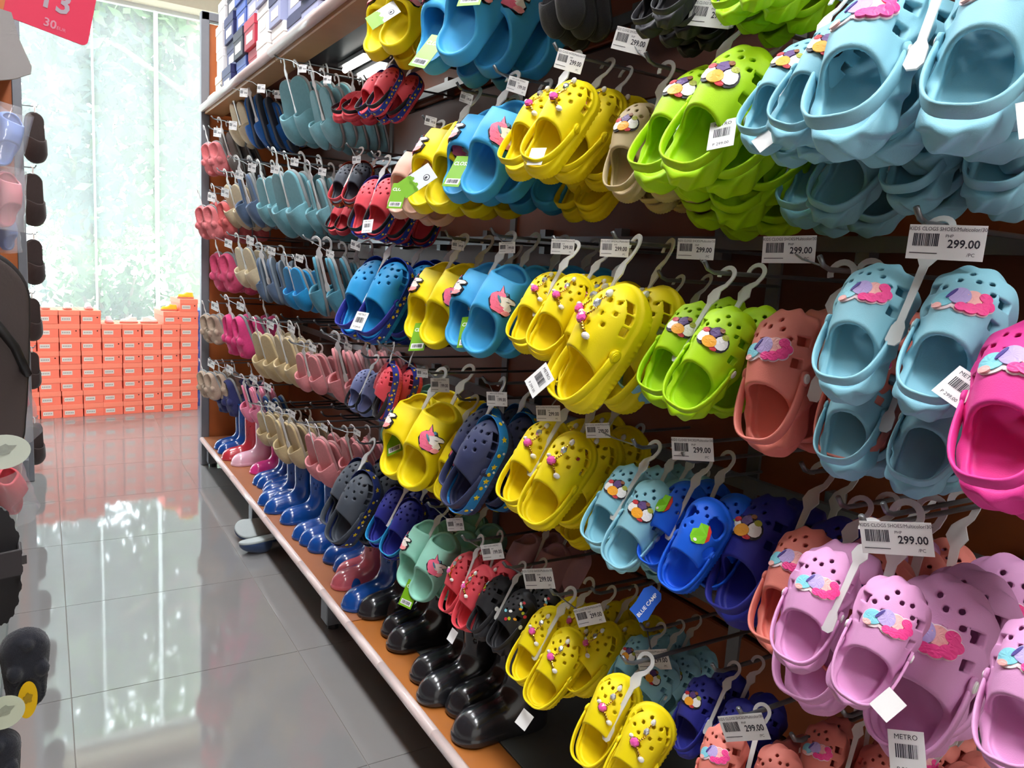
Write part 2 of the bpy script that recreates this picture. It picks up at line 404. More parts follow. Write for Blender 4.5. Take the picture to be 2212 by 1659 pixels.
# charms -----------------------------------------------------------
m_dark = mat('charm_outline', (35, 30, 40), 0.5, 0)
def C(n, rgb): return mat('charm_'+n, rgb, 0.45, 0.02)
def charm_badge():                                   # plain cluster of colour blobs in badge colours
    b = MB(); ms = [m_dark, C('white', (240, 238, 235)), C('orange', (240, 165, 40)), C('purple', (90, 60, 120)), C('red', (200, 50, 60)), C('olive', (165, 170, 50)), C('brown', (140, 85, 50))]
    b.m = 0; b.disc(-0.008, 0.0, 0.0085, 0.0105, 0, 0.0016, 14); b.disc(0.001, 0.003, 0.0085, 0.0125, 0, 0.0016, 14); b.disc(0.009, 0, 0.0085, 0.0105, 0, 0.0016, 14)
    b.m = 1; b.disc(-0.009, -0.001, 0.006, 0.0065, 0.0016, 0.0026, 12); b.disc(0.010, 0.000, 0.006, 0.0075, 0.0016, 0.0026, 12)
    b.m = 2; b.disc(0.000, -0.004, 0.0068, 0.0065, 0.0016, 0.0034, 12)
    b.m = 3; b.disc(0.000, 0.0075, 0.0055, 0.0055, 0.0016, 0.0028, 12, 0, 0.1)
    b.m = 4; b.disc(-0.010, 0.006, 0.004, 0.003, 0.0016, 0.003, 10); b.disc(0.006, -0.009, 0.0034, 0.0024, 0.0016, 0.003, 10)
    b.m = 5; b.disc(0.011, 0.0075, 0.0034, 0.0032, 0.0016, 0.003, 10); b.m = 6; b.disc(0.005, 0.0125, 0.003, 0.0024, 0.0016, 0.003, 10)
    return b.mesh('charm', ms)
def charm_pastel():
    b = MB(); ms = [C('cream', (245, 225, 230)), C('aqua', (130, 205, 220)), C('lilac', (185, 165, 220)), C('peach', (250, 185, 180)), C('hotpink', (250, 70, 150)), C('indigo', (75, 60, 140))]
    lobes = [(0.0145, 0.0065, 0.0042), (0.0172, 0.0012, 0.0042), (0.0138, -0.0036, 0.0046), (0.0078, -0.0064, 0.0042), (0.0025, -0.0068, 0.0036)]
    b.m = 0; b.disc(-0.011, -0.003, 0.0092, 0.0088, 0, 0.0012, 24); b.disc(0.0, 0.001, 0.0095, 0.0100, 0, 0.0012, 24); b.disc(0.007, 0.003, 0.0085, 0.0085, 0, 0.0012, 24)
    for x, y, r in lobes: b.disc(x, y, r+0.0011, r+0.0011, 0, 0.0012, 20)
    b.m = 1; b.disc(-0.011, -0.002, 0.0076, 0.0072, 0.0012, 0.0022, 24, 0.3)
    b.m = 2; b.disc(-0.001, 0.003, 0.0070, 0.0080, 0.0012, 0.0027, 24, 0.2)
    b.m = 5; b.disc(-0.0065, 0.0035, 0.0012, 0.0055, 0.0027, 0.0034, 14, -0.35)
    b.m = 3; b.disc(0.0072, 0.004, 0.0060, 0.0066, 0.0012, 0.0024, 20); b.disc(-0.0125, -0.0085, 0.0036, 0.0026, 0.0012, 0.003, 16)
    b.m = 4
    for x, y, r in lobes: b.disc(x, y, r, r, 0.0012, 0.0032, 18)
    return b.mesh('charm', ms)
def charm_jewel():                                   # little chain with pearls and gems
    b = MB(); ms = [mat('chain_gold', (225, 190, 90), 0.25, 0, metal=1.0), mat('pearl', (235, 230, 222), 0.2, 0, coat=0.5), mat('gem_pink', (235, 90, 170), 0.12, 0, coat=0.6), mat('gem_clear', (215, 220, 225), 0.1, 0, metal=0.7)]
    pts = [(0.004, 0.020, 0.004), (0.002, 0.012, 0.004), (0.004, 0.004, 0.004), (0.001, -0.004, 0.0045), (-0.002, -0.010, 0.004), (0.004, -0.016, 0.004), (0.009, -0.021, 0.003)]
    for i in range(len(pts)-1):
        a, c = pts[i], pts[i+1]
        for k in range(3):
            t = k/3.0; b.m = 0; b.sphere(tuple(a[j]+(c[j]-a[j])*t for j in range(3)), 0.0016, 6)
    b.m = 1; b.sphere((0.004, 0.021, 0.004), 0.0038, 10); b.sphere((0.010, -0.022, 0.004), 0.0034, 10); b.sphere((-0.010, -0.006, 0.003), 0.0028, 8)
    b.m = 3; b.sphere((0.002, 0.008, 0.0055), 0.0042, 6, 1, 1.2, 0.8); b.m = 0; b.disc(-0.003, -0.010, 0.0058, 0.0062, 0.001, 0.0035, 12)
    b.m = 2; b.sphere((-0.003, -0.010, 0.0045), 0.0052, 7, 1, 1.1, 0.7)
    return b.mesh('charm', ms)
def unicorn():
    b = MB(); ms = [m_dark, C('mane', (240, 110, 140)), C('face', (240, 232, 222)), C('teal', (70, 130, 150)), C('mane2', (248, 160, 160))]
    sil = [(-0.016, -0.010), (-0.019, 0.000), (-0.016, 0.010), (-0.010, 0.015), (-0.006, 0.016), (-0.003, 0.028), (0.001, 0.016), (0.006, 0.017), (0.008, 0.011), (0.015, 0.010), (0.020, 0.006), (0.019, 0.001), (0.011, 0.0), (0.017, -0.006), (0.012, -0.018), (0.004, -0.021), (-0.004, -0.017), (-0.010, -0.018)]
    b.m = 0; b.prism(sil, 0, 0.0022)
    b.m = 1; b.disc(-0.0095, 0.001, 0.0068, 0.0125, 0.0022, 0.0034, 18, 0.1, 0.07, 5); b.disc(-0.004, -0.011, 0.0105, 0.0058, 0.0022, 0.0034, 18, -0.1, 0.08, 5); b.prism([(-0.005, 0.015), (-0.003, 0.026), (-0.0005, 0.015)], 0.0022, 0.0036); b.disc(-0.003, 0.012, 0.0060, 0.0036, 0.0022, 0.0036, 12)
    b.m = 2; b.prism([(-0.004, 0.009), (0.005, 0.010), (0.014, 0.0085), (0.018, 0.0055), (0.017, 0.0025), (0.008, 0.0015), (0.014, -0.006), (0.009, -0.013), (0.002, -0.010), (-0.004, -0.002)], 0.0022, 0.0038)
    b.m = 4; b.disc(0.006, -0.014, 0.0070, 0.0038, 0.0036, 0.0046, 14, 0.3, 0.08, 4)
    b.m = 3; b.disc(-0.005, 0.004, 0.0016, 0.0060, 0.0034, 0.0042, 10, 0.4); b.disc(0.003, 0.0145, 0.0018, 0.0028, 0.0022, 0.004, 8)
    b.m = 0; b.prism([(0.002, 0.0035), (0.006, 0.0028), (0.009, 0.0045), (0.006, 0.0040)], 0.0038, 0.0042)
    return b.mesh('unicorn_badge', ms)
def dino():
    b = MB(); ms = [C('green', (125, 205, 30)), C('redspike', (225, 60, 40)), C('white', (240, 238, 235))]
    b.m = 1; b.prism([(0.002, -0.014), (0.010, -0.008), (0.013, 0.004), (0.010, 0.012)], 0, 0.001)
    b.m = 0; b.prism([(-0.012, -0.006), (-0.010, 0.004), (-0.003, 0.006), (-0.001, 0.013), (0.009, 0.011), (0.007, -0.002), (0.004, -0.012), (-0.004, -0.014), (-0.010, -0.012)], 0.0005, 0.0024)
    b.m = 2; b.disc(-0.006, -0.009, 0.002, 0.002, 0.0024, 0.003, 10)
    return b.mesh('dinosaur_badge', ms)
def fruit():
    b = MB(); cs = [('red', (200, 50, 60)), ('leaf', (190, 200, 40)), ('orange', (240, 165, 40)), ('aqua', (130, 205, 220)), ('white', (240, 238, 235))]
    ms = [C(*c) for c in cs]; rnd = random.Random(3)
    for k in range(11):
        b.m = k % 5; b.disc(rnd.uniform(-0.018, 0.018), -0.02+0.045*k/10, 0.0034, 0.0026, 0, 0.0016, 8, rnd.random()*3)
    return b.mesh('fruit_print', ms)
CHARM = {'badge': charm_badge(), 'pastel': charm_pastel(), 'jewel': charm_jewel(), 'unicorn': unicorn(), 'dino': dino(), 'fruit': fruit()}
# printed side band with stars (band clogs)
def side_band():
    b = MB(); path = []; n = 60; pts = []
    for i in range(n):
        a = 2*math.pi*i/n; lo_, hi_ = 0.0, 0.12; dx, dy = math.sin(a), math.cos(a)
        for _ in range(30):
            mid = (lo_+hi_)/2
            if foot(np.array([dx*mid]), np.array([dy*mid]))[0] < 0.0036: lo_ = mid
            else: hi_ = mid
        z = 0.024+0.004*(1-0)*0+0.012*max(0, (dy*lo_-0.045)/0.045)**2*0.5
        pts.append((dx*lo_, dy*lo_, z))
    b.m = 0; b.band(pts, (0, 0, 1), 0.020, 0.0016, True)
    for i in range(2, n, 3):
        p = Vector(pts[i]); q = Vector(pts[(i+1) % n]); t = (q-p).normalized(); nrm = t.cross(Vector((0, 0, 1))).normalized()
        if nrm.dot(Vector((p.x, p.y, 0))) < 0: nrm = -nrm
        M = Matrix((Vector((0, 0, 1)).cross(nrm), Vector((0, 0, 1)), nrm)).transposed().to_4x4(); M.translation = p+nrm*0.0006
        b.M = M; b.m = 1
        if (i//3) % 2:
            b.prism([((0.0058 if k % 2 == 0 else 0.0026)*math.sin(math.pi*k/5), (0.0058 if k % 2 == 0 else 0.0026)*math.cos(math.pi*k/5)) for k in range(10)], 0, 0.001)
        else: b.disc(0, 0.002, 0.0035, 0.0035, 0, 0.001, 10); b.m = 2; b.disc(0.006, -0.005, 0.0022, 0.0022, 0, 0.001, 8)
    return b
BAND = side_band()
BAND_ME = {}
def band_mesh(rgb):
    if rgb not in BAND_ME: BAND_ME[rgb] = BAND.mesh('printed_band', [mat('band_%d_%d_%d' % rgb, rgb, 0.5, 0.02), C('star', (245, 210, 30)), C('white', (240, 238, 235))])
    return BAND_ME[rgb]

# text ---------------------------------------------------------------
def text_geo(s, size, bold=False, cache={}):
    k = (s, size)
    if k in cache: return cache[k]
    cu = bpy.data.curves.new('t', 'FONT'); cu.body = s; cu.size = size; cu.resolution_u = 2; cu.align_x = 'CENTER'; cu.align_y = 'CENTER'
    if bold: cu.offset = size*0.02
    o = bpy.data.objects.new('t', cu); COL.objects.link(o); dg = bpy.context.evaluated_depsgraph_get()
    me = bpy.data.meshes.new_from_object(o.evaluated_get(dg)); r = ([tuple(v.co) for v in me.vertices], [tuple(p.vertices) for p in me.polygons])
    bpy.data.objects.remove(o); bpy.data.meshes.remove(me); bpy.data.curves.remove(cu); cache[k] = r; return r
def write(b, s, size, x, y, z, bold=False, sx=1.0):
    v, f = text_geo(s, size, bold); b.add([(p[0]*sx+x, p[1]+y, z) for p in v], f)
def barcode(b, x0, x1, y0, y1, z, seed=1):
    r = random.Random(seed); x = x0
    while x < x1:
        w = r.choice((0.0004, 0.0007, 0.0011)); b.add([(x, y0, z), (min(x+w, x1), y0, z), (min(x+w, x1), y1, z), (x, y1, z)], [(0, 1, 2, 3)]); x += w+r.choice((0.0004, 0.0008))
m_paper = mat('paper', (236, 236, 234), 0.7, 0.02); m_ink = mat('ink', (50, 50, 60), 0.7, 0)
def price_card(price, head):
    b = MB(); w, h = 0.070, 0.034
    b.m = 0; b.box(-w/2, w/2, -h/2, h/2, -0.0006, 0.0)
    b.m = 1; z = 0.00025
    write(b, head, 0.0052, 0.001, 0.0128, z, sx=0.92); barcode(b, -0.030, -0.006, -0.004, 0.0085, z, len(price)+len(head))
    write(b, 'PHP', 0.0042, 0.003, 0.0062, z); write(b, price, 0.0112, 0.0165, -0.0015, z, True, 0.95); write(b, '/PC', 0.0048, 0.024, -0.0115, z)
    b.add([(-0.032, -0.0105, z), (-0.006, -0.0105, z), (-0.006, -0.0113, z), (-0.032, -0.0113, z)], [(0, 3, 2, 1)])
    return b.mesh('price_label', [m_paper, m_ink])
CARD = {'a': price_card('299.00', 'KIDS CLOGS SHOES/Multicolor/30-'), 'b': price_card('199.00', 'KIDS CLOSS SANDALS'), 'c': price_card('299.00', 'KIDS CLOGS SANDALS/Multicolor/24-')}
def metro_tag():
    b = MB(); b.m = 0; b.box(-0.016, 0.016, -0.020, 0.020, -0.0005, 0); b.m = 1; z = 0.0003
    write(b, 'METRO', 0.0064, 0, 0.014, z); barcode(b, -0.010, 0.010, -0.004, 0.008, z, 5); write(b, 'P 299.00', 0.0056, 0, -0.014, z)
    return b.mesh('hang_tag', [m_paper, m_ink])
def blank_tag():
    b = MB(); b.box(-0.014, 0.014, -0.017, 0.017, -0.0005, 0); return b.mesh('hang_tag', m_paper)
def closs_tag():
    b = MB(); b.m = 0; b.box(-0.019, 0.019, -0.033, 0.033, -0.0005, 0); z = 0.0003; b.m = 1; write(b, 'CLOSS', 0.011, 0, 0.016, z, True)
    b.box(-0.015, 0.015, -0.028, -0.016, 0, 0.0002); b.m = 2; barcode(b, -0.012, 0.012, -0.026, -0.018, z+0.0002, 9)
    return b.mesh('hang_tag', [mat('tag_green', (112, 168, 22), 0.45, 0.04), m_paper, m_ink])
def closs_back():
    b = MB(); b.m = 1; b.box(-0.019, 0.019, -0.033, 0.033, -0.0005, 0); b.m = 0; b.box(-0.019, 0.019, -0.033, -0.008, 0, 0.0003)
    for k in range(7): b.disc(-0.014+0.005*k, -0.008+0.003*math.sin(k*2), 0.004, 0.004, 0, 0.0003, 8)
    b.m = 2; b.disc(0.006, 0.017, 0.0062, 0.0062, 0, 0.0004, 16); b.m = 1; b.disc(0.006, 0.017, 0.0048, 0.0048, 0.0004, 0.0006, 16); b.m = 2; b.disc(0.006, 0.016, 0.0022, 0.0032, 0.0006, 0.0008, 10)
    return b.mesh('hang_tag', [mat('tag_green', (112, 168, 22), 0.45, 0.04), mat('tag_grey', (205, 210, 212), 0.4, 0.02), m_ink])
def camp_tag():
    b = MB(); b.m = 0; b.disc(0, 0, 0.020, 0.036, -0.0006, 0, 8, math.pi/8); b.prism([(-0.018, -0.030), (0.018, -0.030), (0.018, 0.026), (0.010, 0.034), (-0.010, 0.034), (-0.018, 0.026)], -0.0006, 0.0001)
    b.m = 1; b.M = RZ(90); write(b, 'BLUE CAMP', 0.0105, 0, -0.004, 0.0004, True); return b.mesh('hang_tag', [mat('tag_blue', (45, 95, 190), 0.4, 0.03), m_paper])
TAGS = {'metro': metro_tag(), 'blank': blank_tag(), 'closs': closs_tag(), 'back': closs_back(), 'camp': camp_tag()}

# plastic hanger -------------------------------------------------------
m_plastic = mat('hanger_plastic', (244, 246, 242), 0.3, 0.02, alpha=0.62, spec=0.5)
m_plasticw = mat('hanger_white', (238, 238, 236), 0.4, 0.02)
def hanger_mesh(m):
    b = MB(); p = []; w = []
    for i in range(13):                               # hook arc; rod passes through (0, 0.066)
        a = math.radians(200-215*i/12); p.append((0.0145*math.cos(a), 0.066+0.0145*math.sin(a))); w.append(0.0072)
    p += [(0.0105, 0.051), (0.003, 0.043), (0.0, 0.037), (0.0, 0.026), (0.0, 0.014), (0.0, -0.03), (0.0, -0.060), (0.0, -0.068), (0, -0.086), (0, -0.092)]
    w += [0.0075, 0.010, 0.017, 0.024, 0.010, 0.0085, 0.0085, 0.016, 0.018, 0.009]
    b.stroke(p, w, -0.0011, 0.0011); return b.mesh('hanger', m)
HANGER = hanger_mesh(m_plastic); HANGERW = hanger_mesh(m_plasticw)
HOOK_AT = 0.066

# ------------------------------------------------------------------ shoe builders (a top-level Empty with parts)
def build_clog(name, style, rgbname, rgb, label, cat, group, M, mirror, charm=None, strap=None, rivet=None, band=None, hang=None, tilt=0):
    e = empty(name, M); tag(e, label, cat, group)
    S = SCL(-1, 1, 1) if mirror else Matrix.Identity(4)
    fm = foam(rgbname, rgb); base = 'round' if style == 'band' else style
    link('shell', recolor(CLOG_BASE[base], fm), e, S)
    sm = fm if strap is None else foam(*strap)
    st = link('strap', recolor(STRAP_ME[base], sm), e, S @ T(0, 0, 0))
    rm = mat('rivet_white', (238, 238, 232), 0.4, 0.02) if style == 'wavy' else (fm if rivet is None else foam(*rivet))
    for sx in (-1, 1):
        link('rivet', recolor(RIVET_ME, rm), st, T(FL[base][0 if sx < 0 else 1]+sx*0.0040, SY+0.002, SZ) @ RY(90*sx))
    if charm:
        x, y, sc_, sp = {'badge': (2, 0.031, 1.35, 0), 'pastel': (2, 0.032, 1.35, 0), 'jewel': (0, 0.040, 1.3, 0), 'dino': (20, 0.034, 1.25, 20), 'fruit': (40, 0.03, 1.3, 0)}[charm]
        link('charm', drape(CHARM[charm], CLP[base], x, y, sc_, sp, mirror), e)
    if band: link('printed_band', band_mesh(band), e, S)
    if hang:
        for hk, hx, hy, hz, rz in hang: link('hang_tag', TAGS[hk], e, T(hx, hy, hz) @ RZ(rz) @ RX(-8))
    return e
def build_slide(name, rgbname, rgb, label, cat, group, M, mirror, charm=None, hang=None):
    e = empty(name, M); tag(e, label, cat, group); S = SCL(-1, 1, 1) if mirror else Matrix.Identity(4)
    link('body', recolor(SLIDE, foam(rgbname, rgb)), e, S)
    if charm:
        link('unicorn_badge', drape(CHARM[charm], slide_sdf, 34, 0.012, 1.1, 14, mirror), e)
    if hang:
        for hk, hx, hy, hz, rz in hang: link('hang_tag', TAGS[hk], e, T(hx, hy, hz) @ RZ(rz) @ RX(-6))
    return e
def build_slipper(name, rgbname, rgb, label, cat, group, M, mirror, sole=(150, 155, 155)):
    e = empty(name, M); tag(e, label, cat, group); S = SCL(-1, 1, 1) if mirror else Matrix.Identity(4)
    link('upper', recolor(SLIPPER, cloth(rgbname, rgb)), e, S)
    link('sole', recolor(SOLE, mat('sole_%d_%d_%d' % sole, sole, 0.8, 0.06, bump=0.3)), e, S)
    return e
def build_plush(name, rgbname, rgb, label, cat, group, M, mirror, sole=(150, 150, 150)):
    e = empty(name, M); tag(e, label, cat, group); S = SCL(-1, 1, 1) if mirror else Matrix.Identity(4)
    link('plush_upper', recolor(PLUSH, cloth('plush_'+rgbname, rgb)), e, S)
    link('sole', recolor(SOLE, mat('sole_%d_%d_%d' % sole, sole, 0.8, 0.06, bump=0.3)), e, S @ SCL(0.98, 0.86, 1.0))
    return e

# ------------------------------------------------------------------ the room
def struct(o, label=None):
    o['kind'] = 'structure'
    if label: o['label'] = label
    return o
m_white = mat('wall_paint', (228, 226, 220), 0.8, 0.03, 6)
m_tile = mat('floor_tile', (136, 135, 134), 0.045, 0.05, 9, bump=0.02, bscale=25, spec=0.5); m_tile.node_tree.nodes['Principled BSDF'].inputs['IOR'].default_value = 2.4
m_grout = mat('grout', (120, 116, 110), 0.8, 0.05)
fl = MB().box(-3.2, 1.7, -3.2, 6.4, -0.10, -0.0015).obj('floor', m_grout); struct(fl, 'polished pale grey tiled shop floor')
TS = 0.55; tile_me = MB().box(-TS/2+0.0012, TS/2-0.0012, -TS/2+0.0012, TS/2-0.0012, -0.012, 0.0).mesh('tile', m_tile)
for i in range(-4, 3):
    for j in range(-3, 12): link('tile', tile_me, fl, T(0.03+TS*(i+0.5), 2.55+TS*(j-4+0.5), 0))
ceil = MB().box(-3.2, 1.7, -3.2, 6.4, 2.9, 3.0).obj('ceiling', m_white); struct(ceil)
struct(MB().box(-3.2, -3.1, -3.2, 6.4, 0, 2.9).obj('wall_left', m_white)); struct(MB().box(1.6, 1.7, -3.2, 6.4, 0, 2.9).obj('wall_right', m_white))
struct(MB().box(-3.2, 1.7, -3.3, -3.2, 0, 2.9).obj('wall_front', m_white))
wb = MB(); wb.box(-3.1, 1.6, 6.1, 6.25, 2.70, 2.9); wb.box(-3.1, 1.6, 6.05, 6.25, 0, 0.12); wb.box(-3.1, -1.3, 6.1, 6.25, 0.12, 2.70)
struct(wb.obj('wall_back', m_white))
struct(MB().box(-1.4, 1.6, 5.93, 6.1, 2.70, 2.80).obj('trim_1', mat('cream_beam', (215, 205, 185), 0.6, 0.04)), 'cream beam over the window')
# window: glass panes between slim frames, translucent haze added to wash out the view
mg = bpy.data.materials.new('hazed_glass'); mg.use_nodes = True; nt = mg.node_tree; N = nt.nodes; N.remove(N['Principled BSDF'])
tr = N.new('ShaderNodeBsdfTransparent'); tr.inputs[0].default_value = (0.95, 0.97, 0.975, 1); tl = N.new('ShaderNodeBsdfTranslucent'); tl.inputs[0].default_value = (0.95, 0.97, 0.97, 1)
gl = N.new('ShaderNodeBsdfGlossy'); gl.inputs['Roughness'].default_value = 0.02
n1 = N.new('ShaderNodeTexNoise'); n1.inputs['Scale'].default_value = 1.3; n1.inputs['Detail'].default_value = 4
mr = N.new('ShaderNodeMapRange'); mr.inputs[3].default_value = 0.04; mr.inputs[4].default_value = 0.16
mx = N.new('ShaderNodeMixShader'); mx2 = N.new('ShaderNodeMixShader'); mx2.inputs[0].default_value = 0.002
nt.links.new(n1.outputs['Fac'], mr.inputs[0]); nt.links.new(mr.outputs[0], mx.inputs[0]); nt.links.new(tr.outputs[0], mx.inputs[1]); nt.links.new(tl.outputs[0], mx.inputs[2])
nt.links.new(mx.outputs[0], mx2.inputs[1]); nt.links.new(gl.outputs[0], mx2.inputs[2]); nt.links.new(mx2.outputs[0], N['Material Output'].inputs[0])
m_frame = mat('window_frame', (215, 220, 218), 0.4, 0.03); m_joint = bpy.data.materials.new('pane_joint'); m_joint.use_nodes = True; _t = m_joint.node_tree; _q = _t.nodes.new('ShaderNodeBsdfTranslucent'); _q.inputs[0].default_value = (0.9, 0.93, 0.92, 1); _t.links.new(_q.outputs[0], _t.nodes['Material Output'].inputs[0])
win = empty('window_1', T(0, 6.12, 0.12)); struct(win, 'tall shop window of glass panes with added haze')
xs = [-1.3, -0.5, 0.315, 0.705, 1.6]
for a, b in zip(xs[:-1], xs[1:]): MB().box(a+0.006, b-0.006, 0.0, 0.008, 0.01, 2.57).obj('pane', mg, win)
for k, a in enumerate(xs): MB().box(a-(0.012 if k == 3 else 0.006), a+(0.012 if k == 3 else 0.006), -0.012, 0.02, 0, 2.58).obj('mullion', m_joint, win)
MB().box(-1.3, 1.6, -0.015, 0.02, 2.555, 2.58).obj('window_frame', m_frame, win); MB().box(-1.3, 1.6, -0.015, 0.02, 0, 0.02).obj('window_frame', m_frame, win)
# outside: paving, trees
struct(MB().box(-14, 16, 6.3, 30, -0.3, -0.1).obj('ground', mat('paving', (170, 170, 160), 0.9, 0.1, 3)), 'pale paving outside the window')
m_bark = mat('bark', (120, 105, 90), 0.9, 0.3, 20, bump=0.6, bscale=30)
def leafmat(n, rgb):
    m = bpy.data.materials.new(n); m.use_nodes = True; t = m.node_tree; t.nodes.remove(t.nodes['Principled BSDF'])
    d = t.nodes.new('ShaderNodeBsdfDiffuse'); q = t.nodes.new('ShaderNodeBsdfTranslucent'); x = t.nodes.new('ShaderNodeMixShader'); x.inputs[0].default_value = 0.5
    nz = t.nodes.new('ShaderNodeTexNoise'); nz.inputs['Scale'].default_value = 2.5; r = t.nodes.new('ShaderNodeMix'); r.data_type = 'RGBA'
    c = lin(rgb); r.inputs[6].default_value = tuple(v*0.6 for v in c[:3])+(1,); r.inputs[7].default_value = tuple(min(1, v*1.4) for v in c[:3])+(1,)
    g = t.nodes.new('ShaderNodeTexCoord'); t.links.new(g.outputs['Object'], nz.inputs['Vector']); t.links.new(nz.outputs['Fac'], r.inputs[0])
    t.links.new(r.outputs[2], d.inputs[0]); t.links.new(r.outputs[2], q.inputs[0]); t.links.new(d.outputs[0], x.inputs[1]); t.links.new(q.outputs[0], x.inputs[2]); t.links.new(x.outputs[0], t.nodes['Material Output'].inputs[0]); return m
LEAF = [leafmat('leaf_green', (86, 108, 72)), leafmat('leaf_bluegreen', (84, 104, 94)), leafmat('leaf_pale', (112, 128, 88))]
def tree(x, y, h, rx, rz, n, mi, label, seed, size=0.16):
    r = np.random.RandomState(seed); e = empty('tree', T(x, y, -0.1)); tag(e, label, 'tree', 'trees outside the window')
    b = MB(); b.tube([(0, 0, 0), (0.05, 0, h*0.3), (-0.05, 0.05, h*0.6), (0, 0, h*0.9)], [0.13, 0.11, 0.08, 0.03], 8)
    for k in range(7):
        a = r.rand()*6.28; z = h*(0.35+0.08*k); b.tube([(0, 0, z), (math.cos(a)*rx*0.5, math.sin(a)*rx*0.4, z+0.4), (math.cos(a)*rx*0.8, math.sin(a)*rx*0.7, z+0.5)], [0.05, 0.03, 0.01], 5)
    b.obj('trunk', m_bark, e, None, True)
    c = r.normal(size=(60, 3)); c /= np.linalg.norm(c, axis=1)[:, None]; c *= (r.rand(60, 1)**0.4); c = c*[rx, rx*0.7, rz]+[0, 0, h*0.62]
    p = c[r.randint(0, 60, n)]+r.normal(size=(n, 3))*0.22; v = np.zeros((n, 4, 3)); a = r.normal(size=(n, 3)); a /= np.linalg.norm(a, axis=1)[:, None]
    q = np.cross(a, r.normal(size=(n, 3))); q /= np.linalg.norm(q, axis=1)[:, None]; s = size*(0.6+0.8*r.rand(n, 1))
    v[:, 0] = p-a*s*0.5; v[:, 1] = p+q*s*0.26; v[:, 2] = p+a*s*0.5; v[:, 3] = p-q*s*0.26
    me = bpy.data.meshes.new('foliage'); me.from_pydata(v.reshape(-1, 3).tolist(), [], np.arange(4*n).reshape(-1, 4).tolist()); me.materials.append(LEAF[mi])
    o = link('foliage', me, e); o['kind'] = 'stuff'
def bush(x, y, w, h, n, mi, label, seed):
    r = np.random.RandomState(seed); e = empty('bush', T(x, y, -0.1)); tag(e, label, 'bush', 'bushes outside the window')
    b = MB()
    for k in range(6): a = k*1.05; b.tube([(0, 0, 0), (math.cos(a)*w*0.3, math.sin(a)*0.2, h*0.5), (math.cos(a)*w*0.6, math.sin(a)*0.3, h*0.85)], [0.03, 0.02, 0.008], 5)
    b.obj('stem', m_bark, e, None, True)
    p = np.clip(r.normal(size=(n, 3)), -2, 2)*[w*0.5, 0.25, h*0.26]+[0, 0, h*0.5]; p[:, 2] = np.abs(p[:, 2]); a = r.normal(size=(n, 3)); a /= np.linalg.norm(a, axis=1)[:, None]
    q = np.cross(a, r.normal(size=(n, 3))); q /= np.linalg.norm(q, axis=1)[:, None]; s = 0.10*(0.6+0.8*r.rand(n, 1)); v = np.stack([p-a*s*0.5, p+q*s*0.26, p+a*s*0.5, p-q*s*0.26], 1)
    me = bpy.data.meshes.new('foliage'); me.from_pydata(v.reshape(-1, 3).tolist(), [], np.arange(4*n).reshape(-1, 4).tolist()); me.materials.append(LEAF[mi]); link('foliage', me, e)['kind'] = 'stuff'
bush(-0.7, 7.5, 0.7, 1.2, 1500, 1, 'low bush outside behind the dark slippers', 11)
bush(0.5, 7.4, 0.5, 1.1, 1500, 0, 'low bush outside behind the dip in the orange boxes', 12)
bush(1.6, 7.5, 0.6, 1.3, 1500, 2, 'low bush outside behind the tallest orange boxes', 13)
tree(-0.6, 9.6, 5.0, 1.6, 2.1, 5600, 1, 'blue-green leafy tree behind the pane under the red sign', 1)
tree(1.5, 9.4, 5.4, 1.6, 2.3, 5600, 0, 'bright green leafy tree behind the pane beside the shelf post', 2)
tree(0.4, 11.2, 6.0, 2.2, 2.7, 6200, 2, 'pale green tree standing farther back behind the window', 3)
tree(3.4, 12.0, 6.0, 1.8, 2.6, 4000, 0, 'green tree mostly hidden by the end of the shelf', 4)
# ceiling lamps
m_diff = mat('lamp_diffuser', (250, 252, 255), 0.5, 0, emit=30.0); m_metal = mat('grey_metal', (150, 150, 152), 0.35, 0.05, metal=0.6)
k = 0
for (lx, ly) in [(0.25, -1.8), (0.25, 0.1), (0.25, 2.0), (0.3, 4.1), (-1.9, -1.0), (-1.9, 1.6)]:
    e = empty('ceiling_light', T(lx, ly, 2.9)); k += 1
    tag(e, ['long ceiling light over the aisle behind the camera', 'long ceiling light over the aisle above the camera', 'long ceiling light over the middle of the aisle', 'long ceiling light before the orange boxes', 'ceiling light over the neighbouring aisle, nearer one', 'ceiling light over the neighbouring aisle, farther one'][k-1], 'light', 'ceiling lights')
    MB().box(-0.16, 0.16, -0.62, 0.62, -0.05, 0).obj('housing', m_metal, e); MB().box(-0.14, 0.14, -0.60, 0.60, -0.056, -0.05).obj('diffuser', m_diff, e)

# ------------------------------------------------------------------ right-hand display shelf
m_wood = mat('orange_laminate', (178, 96, 44), 0.45, 0.14, 14); m_brown = mat('brown_laminate', (120, 62, 34), 0.5, 0.14, 14)
m_post = mat('post_grey', (120, 122, 128), 0.45, 0.05, metal=0.3); m_black = mat('black_metal', (42, 42, 46), 0.35, 0.05); m_rail = mat('price_rail', (224, 205, 200), 0.3, 0.03, coat=0.2)
m_bar = mat('bar_steel', (125, 128, 130), 0.35, 0.06, metal=0.7); m_plate = mat('deck_plate', (105, 112, 110), 0.4, 0.05, metal=0.2)
